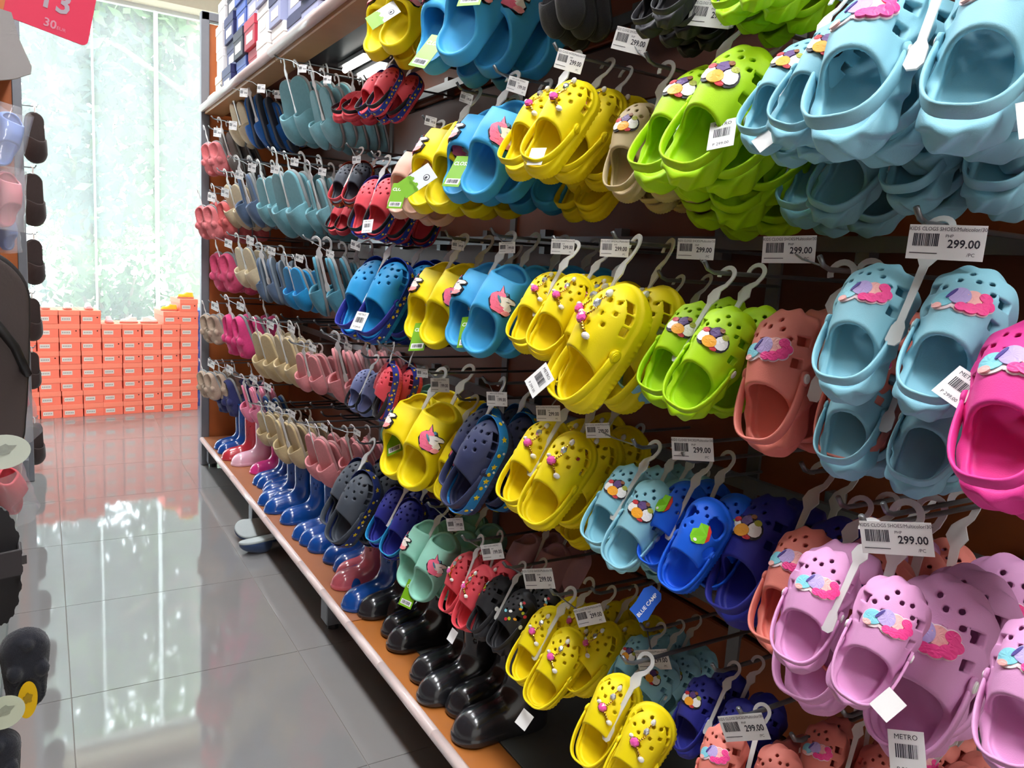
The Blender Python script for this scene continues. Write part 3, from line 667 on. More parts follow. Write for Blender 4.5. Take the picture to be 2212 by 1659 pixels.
# perforated deck strip
m_perf = bpy.data.materials.new('perforated_deck'); m_perf.use_nodes = True; nt = m_perf.node_tree; b_ = nt.nodes['Principled BSDF']; b_.inputs['Roughness'].default_value = 0.4
tc = nt.nodes.new('ShaderNodeTexCoord'); vo = nt.nodes.new('ShaderNodeTexVoronoi'); vo.inputs['Scale'].default_value = 80; vo.inputs['Randomness'].default_value = 0
cr = nt.nodes.new('ShaderNodeMix'); cr.data_type = 'RGBA'; st_ = nt.nodes.new('ShaderNodeMath'); st_.operation = 'LESS_THAN'; st_.inputs[1].default_value = 0.28
cr.inputs[6].default_value = lin((172, 104, 46)); cr.inputs[7].default_value = lin((96, 56, 26))
nt.links.new(tc.outputs['Object'], vo.inputs['Vector']); nt.links.new(vo.outputs['Distance'], st_.inputs[0]); nt.links.new(st_.outputs[0], cr.inputs[0]); nt.links.new(cr.outputs[2], b_.inputs['Base Color'])
m_back = mat('back_laminate', (132, 66, 30), 0.5, 0.14, 14); m_back2 = mat('back_laminate_dark', (84, 44, 28), 0.5, 0.14, 14)
XB = 1.10; X0 = 0.664; YE = 4.06
g = empty('display_shelf', T(0, 0, 0)); tag(g, 'long wood-panelled shop shelf with hook rows along the aisle', 'shelf')
YS = -0.6
zz = 0.16; k = 0
while zz < 2.18:                                       # back boards with dark slots between
    for (ya, yb) in ((YS, 0.93), (0.935, 1.83), (1.835, 2.73), (2.735, YE)):
        MB().rbox(XB, XB+0.016, ya, yb-0.002, zz, zz+0.135, 0.003).obj('back_board', m_back if k % 3 else m_back2, g)
    zz += 0.145; k += 1
MB().box(XB+0.017, XB+0.03, YS, YE, 0.1, 2.19).obj('back_panel', m_black, g)
MB().rbox(X0+0.035, XB+0.03, YE+0.002, YE+0.022, 0.10, 2.14, 0.002).obj('end_panel', m_wood, g)
MB().rbox(X0-0.002, X0+0.035, YE-0.01, YE+0.035, 0.0, 2.19, 0.004).obj('end_post', m_post, g)
MB().rbox(X0, XB+0.03, YE-0.01, YE+0.035, 2.15, 2.19, 0.004).obj('top_cap', m_post, g)
for y in (0.93, 1.83, 2.73): MB().box(XB-0.006, XB+0.005, y-0.014, y+0.014, 0.16, 2.19).obj('upright', m_bar, g)
for y in (0.10, 1.15, 2.10, 3.06, 4.02):
    MB().rbox(X0+0.02, XB, y-0.03, y+0.03, 0.02, 0.125, 0.004).obj('foot', m_post, g); MB().tube([(X0+0.05, y, 0), (X0+0.05, y, 0.025)], 0.018, 10).obj('levelling_pad', m_black, g)
MB().box(X0+0.006, X0+0.10, YS, YE-0.012, 0.128, 0.145).obj('deck_strip', m_perf, g)
for (ya, yb) in ((YS, 0.93), (0.93, 1.83), (1.83, 2.73), (2.73, YE-0.012)): MB().rbox(X0+0.102, XB, ya+0.001, yb-0.001, 0.130, 0.147, 0.001).obj('deck_plate', m_plate, g)
m_deckw = mat('deck_wood', (158, 100, 66), 0.4, 0.12, 10)
for (ya, yb) in ((1.83, 2.73), (2.73, YE-0.012)): MB().rbox(X0+0.006, X0+0.24, ya+0.001, yb-0.001, 0.1452, 0.1485, 0.001).obj('deck_board', m_deckw, g)
ys = [YS, 0.35, 0.9, 1.3, 1.6, 1.83, 2.05, 2.28, 2.73, 3.3, YE-0.012]
for a, b in zip(ys[:-1], ys[1:]):
    q = MB(); q.tube([(X0, a+0.001, 0.138), (X0, b-0.001, 0.138)], 0.012, 10); q.obj('price_rail', m_rail, g, None, True)
# upper shelf board with its rail
ZT = 1.752
for (ya, yb) in ((YS, 0.93), (0.93, 1.83), (1.83, 2.73), (2.73, YE-0.012)):
    MB().rbox(X0+0.10, XB, ya+0.001, yb-0.001, ZT-0.022, ZT+0.004, 0.002).obj('upper_board', m_black if ya < 2.7 else m_brown, g)
    MB().rbox(X0+0.012, X0+0.10, ya+0.001, yb-0.001, ZT-0.028, ZT+0.004, 0.003).obj('upper_board_edge', mat('edge_wood', (196, 150, 100), 0.45, 0.1, 14), g)
    q = MB(); q.tube([(X0, ya+0.002, ZT-0.004), (X0, yb-0.002, ZT-0.004)], 0.016, 10); q.obj('price_rail', m_rail, g, None, True)
def tube_light(y0, y1, x, label, w=0.02):  # glowing tube standing in for a bright streak under the board
    e = empty('tube_light', T(x, (y0+y1)/2, ZT-0.024)); tag(e, label, 'light', 'glowing tubes under the upper shelf'); h = (y1-y0)/2
    MB().box(-w, w, -h, h, -0.012, 0).obj('housing', m_metal, e)
    MB().tube([(0, -h+0.01, -0.02), (0, h-0.01, -0.02)], 0.009, 10).obj('tube', mat('tube_glow', (255, 252, 245), 0.4, 0, emit=6.0), e, None, True)
tube_light(2.38, 2.62, 0.875, 'slim glowing tube under the upper shelf, nearer the rail')
tube_light(2.44, 2.70, 0.955, 'slim glowing tube under the upper shelf, nearer the back panel', 0.024)
# horizontal bars for the hook rows
for z in (0.50, 0.74, 0.93, 1.165, 1.44, 1.63):
    q = MB(); q.box(XB-0.035, XB-0.022, YS, YE-0.02, z-0.012, z+0.012)
    for y in np.arange(YS+0.15, YE-0.1, 0.30): q.box(XB-0.024, XB+0.002, y-0.012, y+0.012, z-0.03, z+0.03)
    q.obj('hook_bar', m_bar, g)

# ------------------------------------------------------------------ fitting of hung pairs to their place
def pose(yaw, pitch, roll, up=True):
    p = math.radians(pitch); s, c = math.sin(p), math.cos(p)
    if up: B = Matrix(((0, s, -c), (-1, 0, 0), (0, c, s))).to_4x4()
    else: B = Matrix(((0, -s, -c), (1, 0, 0), (0, -c, s))).to_4x4()
    return RZ(yaw) @ B @ RZ(roll)
def sample(me, n=350):
    a = np.zeros(len(me.vertices)*3, np.float32); me.vertices.foreach_get('co', a); a = a.reshape(-1, 3); return a[::max(1, len(a)//n)]
SAMP = {'wavy': sample(CLOG_BASE['wavy']), 'round': sample(CLOG_BASE['round']), 'band': sample(CLOG_BASE['round']), 'dino': sample(CLOG_BASE['dino']), 'slide': sample(SLIDE), 'slipper': sample(SLIPPER), 'plush': sample(PLUSH)}
GAP = {'wavy': 0.0485, 'round': 0.045, 'band': 0.046, 'dino': 0.045, 'slide': 0.043, 'slipper': 0.043, 'plush': 0.045}
def shoe_local(kind, sx, spread=1.0, stag=0.0, twist=0.0, splay=3.0):
    return T(sx*GAP[kind]*spread, sx*stag, 0) @ RZ(-sx*splay) @ RY(sx*4.0+twist)
def fit(kind, box, X, face, pitch, roll, up=True, spread=1.0, stag=0.0, single=None, fixed=None, psi=None):
    cx, cy = (box[0]+box[2])/2, (box[1]+box[3])/2; asp = (box[2]-box[0])/(box[3]-box[1]); best = None; sg = 1 if up else -1
    for ps in ([psi] if psi is not None else np.arange(math.degrees(math.atan2(onX(cx, cy, X)[1], X))-66, max(face, math.degrees(math.atan2(onX(cx, cy, X)[1], X))-60)+7, 3)):
        P = []
        for sx in (-1, 1):
            if single and sx != single: continue
            L = np.array(shoe_local(kind, sx, spread, stag, sg*(face-ps))); a = SAMP[kind]*([1, 1, 1] if sx > 0 else [-1, 1, 1]); P.append(a @ L[:3, :3].T+L[:3, 3])
        P = np.concatenate(P); Rm = np.array(pose(ps, pitch, roll, up))[:3, :3]; P = P @ Rm.T
        c = onX(cx, cy, X); s = fixed or 1.0
        for _ in range(6):
            q = proj(P*s+c); lo, hi = q.min(0), q.max(0)
            if not fixed: s *= ((box[3]-box[1])/(hi[1]-lo[1]))**0.7*((box[2]-box[0])/(hi[0]-lo[0]))**(0.3 if psi is None else 0.0 if single else 0.3)
            q = proj(P*s+c); lo, hi = q.min(0), q.max(0); m = (lo+hi)/2
            c = c+(onX(2*cx-m[0], 2*cy-m[1], c[0])-onX(cx, cy, c[0]))
        e = abs((hi[0]-lo[0])/(hi[1]-lo[1])-asp)
        if best is None or e < best[0]: best = (e, c, s, ps)
    return best[1], best[2], best[3]

LOG = False
ORD = ['', 'second', 'third', 'fourth', 'fifth', 'sixth']
def hung(kind, cname, rgb, box, where, X=0.745, yaw=12, pitch=28, roll=0, up=True, n=3, step=None, charm=None, strap=None, band=None, hang=None, card=None, spread=1.0, stag=0.0,
         name=None, cat=None, noun=None, hook=True, white=False, single=None, scale=None, sole=(150, 155, 155), side=None, jit=1.0, group=None, psi=None):
    """a pair of shoes on a plastic hanger, copies queued behind it on the same hook"""
    noun = noun or {'wavy': 'clog', 'round': 'clog', 'band': 'clog', 'dino': 'clog', 'slide': 'slide sandal', 'slipper': 'house slipper', 'plush': 'plush slipper'}[kind]
    name = name or noun.replace(' ', '_'); cat = cat or {'clog': 'clog'}.get(noun, noun.split()[-1])
    while onX((box[0]+box[2])/2, (box[1]+box[3])/2, X)[1] > 3.93: X -= 0.01
    c, s, psi = fit(kind, box, X, yaw, pitch, roll, up, spread, stag, single, scale, psi)
    if LOG: print('HUNG %-14s %-10s s=%.2f psi=%d face=%d y=%.2f X=%.2f' % (cname, kind, s, psi, yaw, c[1], X), where)
    tw = (1 if up else -1)*(yaw-psi); step = step or 0.067*s*(0.62 if kind == 'slipper' else 1.0)
    n = max(1, min(n, int((1.04-c[0])/step)+1))
    rnd = random.Random(int(box[0]*31+box[1]*17)+len(kind))
    grp = group or (cname.replace('_', ' ')+' '+noun+'s on hooks'); tip = None
    for k in range(n):
        j = 0 if k == 0 else jit
        M0 = T(c[0]+step*k, c[1]+j*rnd.uniform(-0.010, 0.010), c[2]+j*rnd.uniform(-0.012, 0.006)) @ pose(psi+j*rnd.uniform(-7, 7), pitch+j*rnd.uniform(-5, 3), roll+j*rnd.uniform(-4, 4), up) @ SCL(s)
        for sx in (-1, 1):
            if single and sx != single and k == 0 and single != 0: pass
            sd = ('right' if sx > 0 else 'left') if up else ('left' if sx > 0 else 'right')
            lab = f"{sd} {cname.replace('_', ' ')} {noun} {'' if k == 0 else 'of '+ORD[k]+' pair, '}{where}"
            M = M0 @ shoe_local(kind, sx, spread, stag, tw)
            hg = None
            if hang and k == 0: hg = [h[1:] for h in hang if h[0] == sx] or None
            if kind in CLOG_BASE or kind == 'band': build_clog(name, kind, cname, rgb, lab, cat, grp, M, sx < 0, charm, strap, None, band, hg)
            elif kind == 'slide': build_slide(name, cname, rgb, lab, cat, grp, M, sx < 0, charm, hg)
            elif kind == 'slipper': build_slipper(name, cname, rgb, lab, cat, grp, M, sx < 0, sole)
            else: build_plush(name, cname, rgb, lab, cat, grp, M, sx < 0, sole)
        hy = (0.072 if up else 0.080)
        HL = (T(0, hy, 0.036) if up else T(0, -hy, 0.02) @ RZ(180)) @ RY(tw*0.5)
        hM = M0 @ HL
        ho = link('plastic_hanger', HANGERW if white else HANGER, None, hM)
        tag(ho, f"{'white' if white else 'clear'} hanger of {'front' if k == 0 else ORD[k]} {cname.replace('_', ' ')} {noun}s, {where}", 'hanger', 'plastic shoe hangers')
        w = hM @ Vector((0, HOOK_AT, 0))
        if k == 0: tip = w
    if hook:
        z = tip.z+0.004*s; xt = max(tip.x-0.035, 0.668)
        e = empty('peg_hook', T(tip.x, tip.y, z)); tag(e, f"peg hook with {cname.replace('_', ' ')} {noun}s, {where}", 'hook', 'peg hooks')
        q = MB(); q.tube([(XB-0.02-tip.x, 0, 0), (xt-tip.x+0.012, 0, 0), (xt-tip.x, 0, 0.004), (xt-tip.x-0.008, 0, 0.014)], 0.0030, 8); q.obj('rod', m_bar, e, None, True)
        if card:
            ck, px, py, wpx, rl = card; ctr = onX(px, py, xt-0.004); CR = RZ(14) @ Matrix(((0, 0, -1), (-1, 0, 0), (0, 1, 0))).to_4x4() @ RZ(rl); uv = np.array(CR.to_3x3() @ Vector((0.035, 0, 0))); qq = proj(np.array([ctr-uv, ctr+uv])); sc = min(1.35, wpx/np.hypot(*(qq[1]-qq[0])))
            L = Vector(ctr)-Vector((tip.x, tip.y, z)); q = MB(); q.tube([(xt-tip.x+0.006, 0, 0.002), (L.x+0.003, L.y*0.6, L.z*0.5), (L.x+0.003, L.y, L.z)], 0.0012, 6); q.obj('label_wire', m_bar, e)
            BM = Matrix(((0, 0, -1), (-1, 0, 0), (0, 1, 0))).to_4x4()
            link('price_label', CARD[ck], e, T(L.x, L.y, L.z) @ RZ(14) @ BM @ RZ(rl) @ SCL(sc))
    return c, s
# ------------------------------------------------------------------ near part: clogs and slides
LB = ('light_blue', (142, 200, 216)); LIME = ('lime_green', (172, 218, 8)); YEL = ('yellow', (246, 222, 10)); SAL = ('salmon_pink', (228, 132, 118)); PNK = ('lilac_pink', (222, 158, 205))
HOT = ('hot_pink', (228, 60, 150)); NAVY = ('navy_blue', (48, 52, 150)); RBL = ('royal_blue', (22, 96, 222)); SKY = ('sky_blue', (68, 168, 222)); TAN = ('tan', (190, 170, 132))
BEI = ('beige', (226, 180, 160)); MINT = ('mint_green', (150, 212, 190)); RED = ('coral_red', (226, 78, 90)); BLK = ('black', (38, 38, 42)); GRY = ('charcoal_grey', (72, 78, 88)); DNV = ('dark_navy', (52, 58, 92))
SLB = ('slate_blue', (132, 142, 190)); BLU = ('bright_blue', (40, 150, 210))
def near(kind, c, box, where, **k): return hung(kind, c[0], c[1], box, where, **k)
MT = lambda sx, x, y, z, r: (sx, 'metro', x, y, z, r)
# row A, cut by the top of the picture
near('slide', YEL, (815, -85, 930, 152), 'topmost row above the red clogs', yaw=30, n=2, charm='unicorn', hang=[(1, 'back', -0.012, -0.050, 0.062, -30)])
near('slide', SKY, (927, -115, 1100, 178), 'topmost row under the ceiling', yaw=28, n=3, charm='unicorn', hang=[(1, 'closs', 0.030, -0.005, 0.078, 18), (-1, 'closs', 0.02, -0.085, 0.05, -5)])
near('slipper', BLK, (1165, -110, 1262, 84), 'topmost row beside the blue slides', yaw=15, n=3, up=False, pitch=-10, sole=(30, 30, 34))
near('wavy', BLK, (1372, -110, 1545, 82), 'topmost row beside the lime clogs', yaw=12, n=3)
near('wavy', LIME, (1548, -190, 1760, 54), 'topmost row cut by the picture edge', yaw=8, n=3, charm='badge')
# row B
near('slide', BEI, (864, 294, 965, 490), 'second row beside the red clogs', yaw=32, n=2, hang=[(1, 'closs', -0.030, -0.070, 0.05, 20)], card=('b', 930, 262, 25, -14))
near('slide', YEL, (908, 236, 1052, 478), 'second row between beige and blue slides', yaw=28, n=3, charm='unicorn', hang=[(1, 'back', -0.03, -0.07, 0.06, -28)], card=('b', 1007, 212, 28, -18))
near('slide', SKY, (968, 212, 1152, 446), 'second row between yellow slides and yellow clogs', yaw=26, n=4, charm='unicorn', hang=[(-1, 'closs', 0.022, -0.060, 0.06, 8)], card=('b', 1117, 185, 44, -18))
near('round', YEL, (1097, 170, 1292, 392), 'second row with pearl chains beside tan clogs', yaw=24, n=3, charm='jewel', hang=[(1, 'blank', 0.012, -0.07, 0.05, 20)], card=('a', 1230, 132, 60, -18))
near('round', TAN, (1325, 222, 1428, 438), 'second row between yellow and lime clogs', X=0.80, yaw=22, psi=10, single=-1, pitch=14, n=3, charm='badge', card=('a', 1362, 88, 74, -18))
near('wavy', LIME, (1403, 84, 1648, 437), 'second row between tan and light blue clogs', X=0.75, yaw=14, n=3, charm='badge', hang=[MT(1, 0.040, -0.028, 0.050, 30)], card=('a', 1535, 30, 92, -14))
near('wavy', LB, (1628, 28, 1862, 350), 'second row beside the lime green clogs', X=0.70, yaw=14, n=3, charm='badge', hang=[(-1, 'blank', 0.03, -0.09, 0.05, 60)])
near('wavy', LB, (1822, -120, 2250, 372), 'second row at the picture corner', X=0.70, yaw=16, psi=12, n=3, charm='pastel', hang=[MT(1, 0.062, -0.075, 0.04, 20)])
near('wavy', LB, (1690, 205, 1985, 497), 'low stack under the second row charm clogs', X=0.86, yaw=10, n=2, charm='pastel')
near('wavy', LB, (1950, 150, 2290, 474), 'low stack under the corner clogs', X=0.82, yaw=10, psi=6, n=2, charm='pastel')
near('round', YEL, (1222, 290, 1385, 484), 'low stack under the second row pearl clogs', X=0.90, yaw=14, n=1, charm='jewel')
near('wavy', LIME, (1530, 190, 1722, 524), 'low stack under the second row lime clogs', X=0.88, yaw=10, n=2, charm='badge')
# row C
near('band', BLU, (757, 556, 890, 752), 'third row with starred blue side band', yaw=22, pitch=24, n=3, band=(40, 70, 170), strap=NAVY, hang=[MT(1, 0.0, -0.06, 0.065, 10)], white=True, card=('b', 768, 530, 22, -10))
near('slide', YEL, (900, 550, 1020, 770), 'third row beside the starred blue clogs', yaw=30, n=3, charm='unicorn', hang=[(-1, 'closs', 0.03, -0.085, 0.04, 20)], card=('b', 989, 530, 27, -4))
near('slide', SKY, (968, 564, 1146, 776), 'third row between yellow slides and yellow clogs', yaw=30, n=4, charm='unicorn', hang=[(-1, 'closs', 0.035, -0.06, 0.05, 24)], card=('b', 1095, 535, 35, 3))
near('round', YEL, (1112, 584, 1282, 782), 'third row with pearl chains beside blue slides', yaw=28, n=3, charm='jewel', card=('a', 1215, 533, 50, 0))
near('round', YEL, (1213, 612, 1400, 893), 'third row turned sideways with pearl chains', yaw=2, pitch=24, n=2, charm='jewel', psi=-36, single=1, hang=[MT(1, -0.03, -0.075, 0.06, -20)], card=('c', 1327, 536, 62, 0))
near('wavy', LB, (1335, 640, 1480, 890), 'third row half hidden behind the lime clogs', X=0.82, yaw=-5, n=2, charm='badge')
near('wavy', LIME, (1393, 648, 1628, 910), 'third row beside the salmon clogs', yaw=20, n=2, charm='badge', card=('a', 1502, 538, 80, 0))
near('wavy', SAL, (1612, 668, 1782, 988), 'third row beside the big light blue clogs', X=0.775, yaw=10, psi=14, single=-1, pitch=14, n=2, charm='pastel', card=('a', 1703, 539, 115, 2))
near('wavy', LB, (1768, 568, 2200, 906), 'third row with pastel charms beside hot pink clog', X=0.72, yaw=16, n=1, charm='pastel', hang=[MT(1, 0.036, -0.062, 0.064, -20)], card=('a', 2042, 524, 168, -1))
near('wavy', LB, (1770, 770, 2135, 1074), 'third row below the front pastel-charm clogs', X=0.765, yaw=14, n=2, charm='pastel')
near('wavy', HOT, (2105, 690, 2330, 1112), 'third row at the picture edge', X=0.70, yaw=10, psi=8, single=-1, n=2, charm='pastel')
# row D
near('band', RED, (812, 788, 868, 912), 'fourth row with starred blue side band', yaw=-10, psi=-20, single=1, pitch=10, n=2, band=(50, 60, 160), strap=BLK, white=True, card=('b', 912, 806, 24, 5))
near('band', SLB, (756, 796, 838, 902), 'fourth row beside the coral clogs', X=0.76, yaw=30, pitch=24, n=1, strap=BLK, white=True)
near('slide', MINT, (832, 826, 940, 985), 'fourth row behind the yellow slides', X=0.80, yaw=30, n=2, charm='unicorn')
near('slide', YEL, (822, 850, 1000, 1062), 'fourth row with unicorn badges over the rain boots', yaw=26, n=2, charm='unicorn', hang=[(-1, 'closs', -0.02, -0.02, 0.03, 40)], card=('b', 950, 832, 40, 8))
near('slide', YEL, (928, 888, 1040, 1100), 'fourth row pushed behind the unicorn slides', X=0.79, yaw=14, n=2, charm='unicorn')
near('band', DNV, (990, 902, 1092, 1112), 'fourth row with starred light blue band', X=0.76, yaw=-2, psi=-26, single=1, pitch=22, n=2, band=(40, 130, 200), white=True, card=('b', 1073, 862, 44, 8))
near('round', YEL, (1100, 898, 1282, 1152), 'fourth row with pearl chains', yaw=24, n=3, charm='jewel', card=('a', 1184, 893, 52, 10))
near('wavy', LB, (1265, 1002, 1462, 1238), 'fourth row beside the royal blue clogs', yaw=20, n=3, charm='badge', card=('a', 1291, 930, 52, 12))
near('dino', RBL, (1405, 1030, 1572, 1292), 'fourth row with cut-out sides and dinosaur badge', yaw=16, pitch=22, n=2, charm='dino', hang=[(-1, 'camp', 0.02, -0.15, 0.03, -12)], card=('a', 1495, 970, 90, 10))
near('wavy', NAVY, (1560, 1068, 1712, 1362), 'fourth row behind the salmon clogs', X=0.80, yaw=4, psi=4, single=-1, n=2, charm='badge')
near('wavy', SAL, (1648, 1138, 1800, 1425), 'fourth row behind the lilac clogs', X=0.76, yaw=8, psi=6, single=-1, n=3, charm='pastel')
near('wavy', PNK, (1672, 1185, 2012, 1530), 'fourth row nearest pair with pastel charms', X=0.66, yaw=24, pitch=26, n=1, charm='pastel', hang=[(1, 'blank', 0.045, -0.06, 0.062, -20)], card=('a', 1935, 1163, 156, 14))
near('wavy', PNK, (1885, 1238, 2150, 1645), 'fourth row larger pair behind the pastel-charm pair', X=0.74, yaw=8, psi=6, single=1, pitch=18, n=3, charm='pastel', hang=[MT(1, 0.020, -0.075, 0.062, 25)])
near('wavy', PNK, (2143, 1328, 2340, 1700), 'fourth row cut by the picture edge', X=0.66, yaw=8, psi=6, single=-1, n=1, charm='pastel')
near('round', YEL, (1218, 960, 1338, 1204), 'low stack under the fourth row pearl clogs', X=0.86, yaw=4, n=2, charm='jewel')
near('wavy', LB, (1385, 1050, 1495, 1275), 'low stack behind the dinosaur badge clogs', X=0.88, yaw=4, n=2, charm='badge')
# row E
near('band', GRY, (733, 1018, 812, 1182), 'fifth row over the blue boots', yaw=14, psi=-14, single=1, pitch=24, n=2, band=(45, 60, 120), white=True)
near('band', NAVY, (812, 1050, 915, 1215), 'fifth row beside the mint slides', X=0.77, yaw=26, n=2, band=(60, 60, 150), strap=BLU, white=True)
near('slide', MINT, (864, 1120, 990, 1305), 'fifth row with unicorn badges', yaw=28, n=3, charm='unicorn', hang=[(1, 'closs', -0.02, -0.09, 0.02, 10)], card=('b', 983, 1133, 36, 18))
near('round', RED, (976, 1178, 1060, 1378), 'fifth row with gold chain over black boots', yaw=4, pitch=18, n=2, charm='jewel', hang=[(1, 'blank', -0.02, -0.12, 0.03, 0)], card=('b', 1063, 1192, 46, 22))
near('wavy', ('black', (36, 40, 52)), (1020, 1242, 1160, 1416), 'fifth row with fruit print over black boots', yaw=0, pitch=30, n=2, charm='fruit', card=('a', 1163, 1250, 64, 20))
near('round', YEL, (1120, 1300, 1262, 1542), 'fifth row with pearl chains over the floor deck', yaw=22, n=2, charm='jewel', hang=[(1, 'blank', 0.0, -0.125, 0.02, 0)], card=('a', 1273, 1330, 60, 30))
near('round', YEL, (1225, 1285, 1330, 1522), 'fifth row sideways behind the pearl-chain pair', X=0.80, yaw=0, n=3, charm='jewel')
near('wavy', LB, (1315, 1372, 1470, 1560), 'fifth row behind the lowest yellow clogs', X=0.80, yaw=10, n=3, charm='badge', card=('a', 1410, 1425, 70, 25))
near('round', YEL, (1244, 1454, 1462, 1735), 'lowest pair cut by the bottom picture edge', X=0.68, yaw=28, n=1, charm='jewel')
near('wavy', NAVY, (1450, 1460, 1650, 1690), 'fifth row beside the lowest yellow clogs', X=0.76, yaw=8, n=2, charm='badge')
near('wavy', SAL, (1500, 1565, 1745, 1830), 'lowest row cut by the bottom picture edge', X=0.70, yaw=16, n=1, charm='pastel', card=('a', 1606, 1572, 96, 30))
near('wavy', SAL, (1720, 1560, 1960, 1820), 'lowest row under the lilac clogs', X=0.80, yaw=14, n=2, charm='pastel')
near('wavy', SAL, (1610, 1598, 1810, 1850), 'lowest row beside the edge-cut salmon pair', X=0.77, yaw=10, n=2, charm='pastel')
near('wavy', SAL, (1905, 1570, 2150, 1850), 'lowest row under the big lilac clog', X=0.82, yaw=10, n=2, charm='pastel')
near('slide', ('dusty_rose', (196, 148, 154)), (1088, 1152, 1235, 1322), 'fifth row behind the fruit print clogs', X=0.87, yaw=10, n=2)
# ------------------------------------------------------------------ far part: slippers
TEAL = ('teal', (118, 172, 182)); TEAL2 = ('pale_teal', (126, 182, 192)); MID = ('mid_blue', (38, 98, 172)); SLT = ('blue_grey', (92, 112, 140)); KHA = ('khaki', (206, 184, 140)); ROSE = ('rose', (226, 146, 150)); CREAM = ('cream', (222, 206, 172))
PLP = ('pink', (228, 128, 132)); PLB = ('beige_brown', (186, 166, 146)); MAG = ('magenta', (222, 70, 130))
def far(kind, c, box, where, **k):
    k.setdefault('n', 3); k.setdefault('white', True); k.setdefault('X', 0.76); k.setdefault('card', ('b', (box[0]+box[2])/2+4, box[1]-14, 17, -8)); k.setdefault('pitch', -18); k['yaw'] = k.get('yaw', 10)-(14 if kind == 'slipper' and k.get('yaw', 0) > 0 else 0)
    return hung(kind, c[0], c[1], box, where, up=False, **k)
far('plush', PLP, (443, 300, 488, 388), 'highest slipper row beside the end panel', yaw=40)
far('slipper', CREAM, (500, 214, 545, 322), 'highest slipper row beside blue slippers', yaw=24)
far('slipper', ('grey', (128, 122, 118)), (472, 285, 526, 384), 'highest slipper row beside pink plush slippers', yaw=20)
far('slipper', MID, (528, 205, 592, 322), 'highest slipper row beside teal slippers', yaw=-40, sole=(92, 100, 112))
far('slipper', MID, (572, 218, 622, 318), 'highest slipper row half behind teal slippers', X=0.82, yaw=30)
far('slipper', TEAL, (607, 162, 692, 318), 'highest slipper row under the upper shelf', yaw=38, n=4)
far('slipper', TEAL2, (668, 186, 738, 326), 'highest slipper row beside coral clogs', yaw=16, n=5, X=0.78)
hung('band', 'coral_red', RED[1], (743, 178, 800, 278), 'highest row beside teal slippers', X=0.78, yaw=36, pitch=50, n=2, strap=BLK, white=True)
hung('band', 'coral_red', RED[1], (786, 143, 868, 262), 'highest row with starred blue side band', yaw=16, pitch=26, n=2, strap=BLK, band=(45, 70, 170), white=True)
far('plush', PLP, (428, 440, 478, 522), 'second slipper row at the end post', yaw=40)
far('plush', ('coral', (222, 110, 110)), (458, 430, 506, 520), 'second slipper row beside cream slippers', yaw=20, X=0.80)
far('slipper', CREAM, (490, 392, 536, 500), 'second slipper row beside mid blue slippers', yaw=30)
far('slipper', SLT, (508, 376, 572, 492), 'second slipper row beside teal slippers', yaw=8)
far('slipper', TEAL2, (556, 380, 622, 492), 'second slipper row with white tags', yaw=36)
far('slipper', TEAL, (592, 364, 672, 520), 'second slipper row nearest the starred clogs', yaw=30, n=4)
far('slipper', TEAL, (662, 385, 722, 510), 'second slipper row edge on beside grey clogs', yaw=6, n=5, X=0.79)
hung('band', 'charcoal_grey', GRY[1], (717, 352, 812, 450), 'second row with starred orange side band', X=0.78, yaw=36, pitch=24, n=2, band=(200, 70, 40), strap=RED, white=True, card=('b', 770, 345, 18, 0))
hung('band', 'coral_red', RED[1], (778, 374, 866, 528), 'second row below the highest coral clogs', yaw=32, pitch=20, n=3, band=(45, 70, 170), strap=BLK, white=True, hang=[MT(1, 0, -0.07, 0.06, 20)])
hung('band', 'coral_red', RED[1], (714, 430, 782, 512), 'second row under the grey starred clogs', X=0.82, yaw=36, pitch=30, n=1, strap=BLK, white=True)
far('plush', ('rose_pink', (226, 90, 130)), (462, 540, 516, 640), 'third slipper row beside the end panel', yaw=30)
far('slipper', CREAM, (506, 534, 566, 625), 'third slipper row beside blue-grey slippers', yaw=30)
far('slipper', SLT, (553, 556, 612, 658), 'third slipper row showing grey soles', yaw=-30, sole=(128, 140, 152))
far('slipper', BLU, (617, 572, 668, 678), 'third slipper row over the empty hooks', yaw=34)
far('slipper', ('sea_blue', (84, 150, 172)), (655, 562, 762, 682), 'third slipper row edge on beside starred clogs', yaw=2, n=5, X=0.79)
far('plush', PLB, (436, 676, 484, 748), 'fourth slipper row at the end post', yaw=38)
far('plush', MAG, (482, 676, 548, 778), 'fourth slipper row beside khaki slippers', yaw=10)
far('slipper', KHA, (547, 716, 612, 828), 'fourth slipper row beside magenta slippers', yaw=34, sole=(190, 175, 150))
far('slipper', KHA, (590, 724, 660, 838), 'fourth slipper row beside rose slippers', yaw=22, sole=(190, 175, 150))
far('slipper', ROSE, (634, 765, 708, 852), 'fourth slipper row over the lower khaki slippers', yaw=34, sole=(200, 150, 150))
far('slipper', ROSE, (690, 762, 806, 872), 'fourth slipper row edge on beside coral clogs', yaw=2, n=5, X=0.79, sole=(200, 150, 150))
far('plush', PLB, (426, 800, 478, 866), 'fifth slipper row at the end post', yaw=36)
far('plush', ('navy_patterned', (56, 62, 110)), (460, 812, 524, 902), 'fifth slipper row beside the bagged pink pair', yaw=14)
far('slipper', ('candy_pink', (238, 140, 170)), (518, 832, 570, 920), 'fifth slipper row over the red boots', yaw=10, sole=(238, 150, 175))
far('slipper', MID, (548, 850, 600, 932), 'fifth slipper row behind khaki slippers', yaw=20, X=0.80)
far('slipper', KHA, (554, 890, 612, 972), 'fifth slipper row over the bagged boots', yaw=34, sole=(190, 175, 150))
far('slipper', KHA, (588, 908, 664, 1012), 'fifth slipper row over the blue boots', yaw=20, n=4, sole=(190, 175, 150))
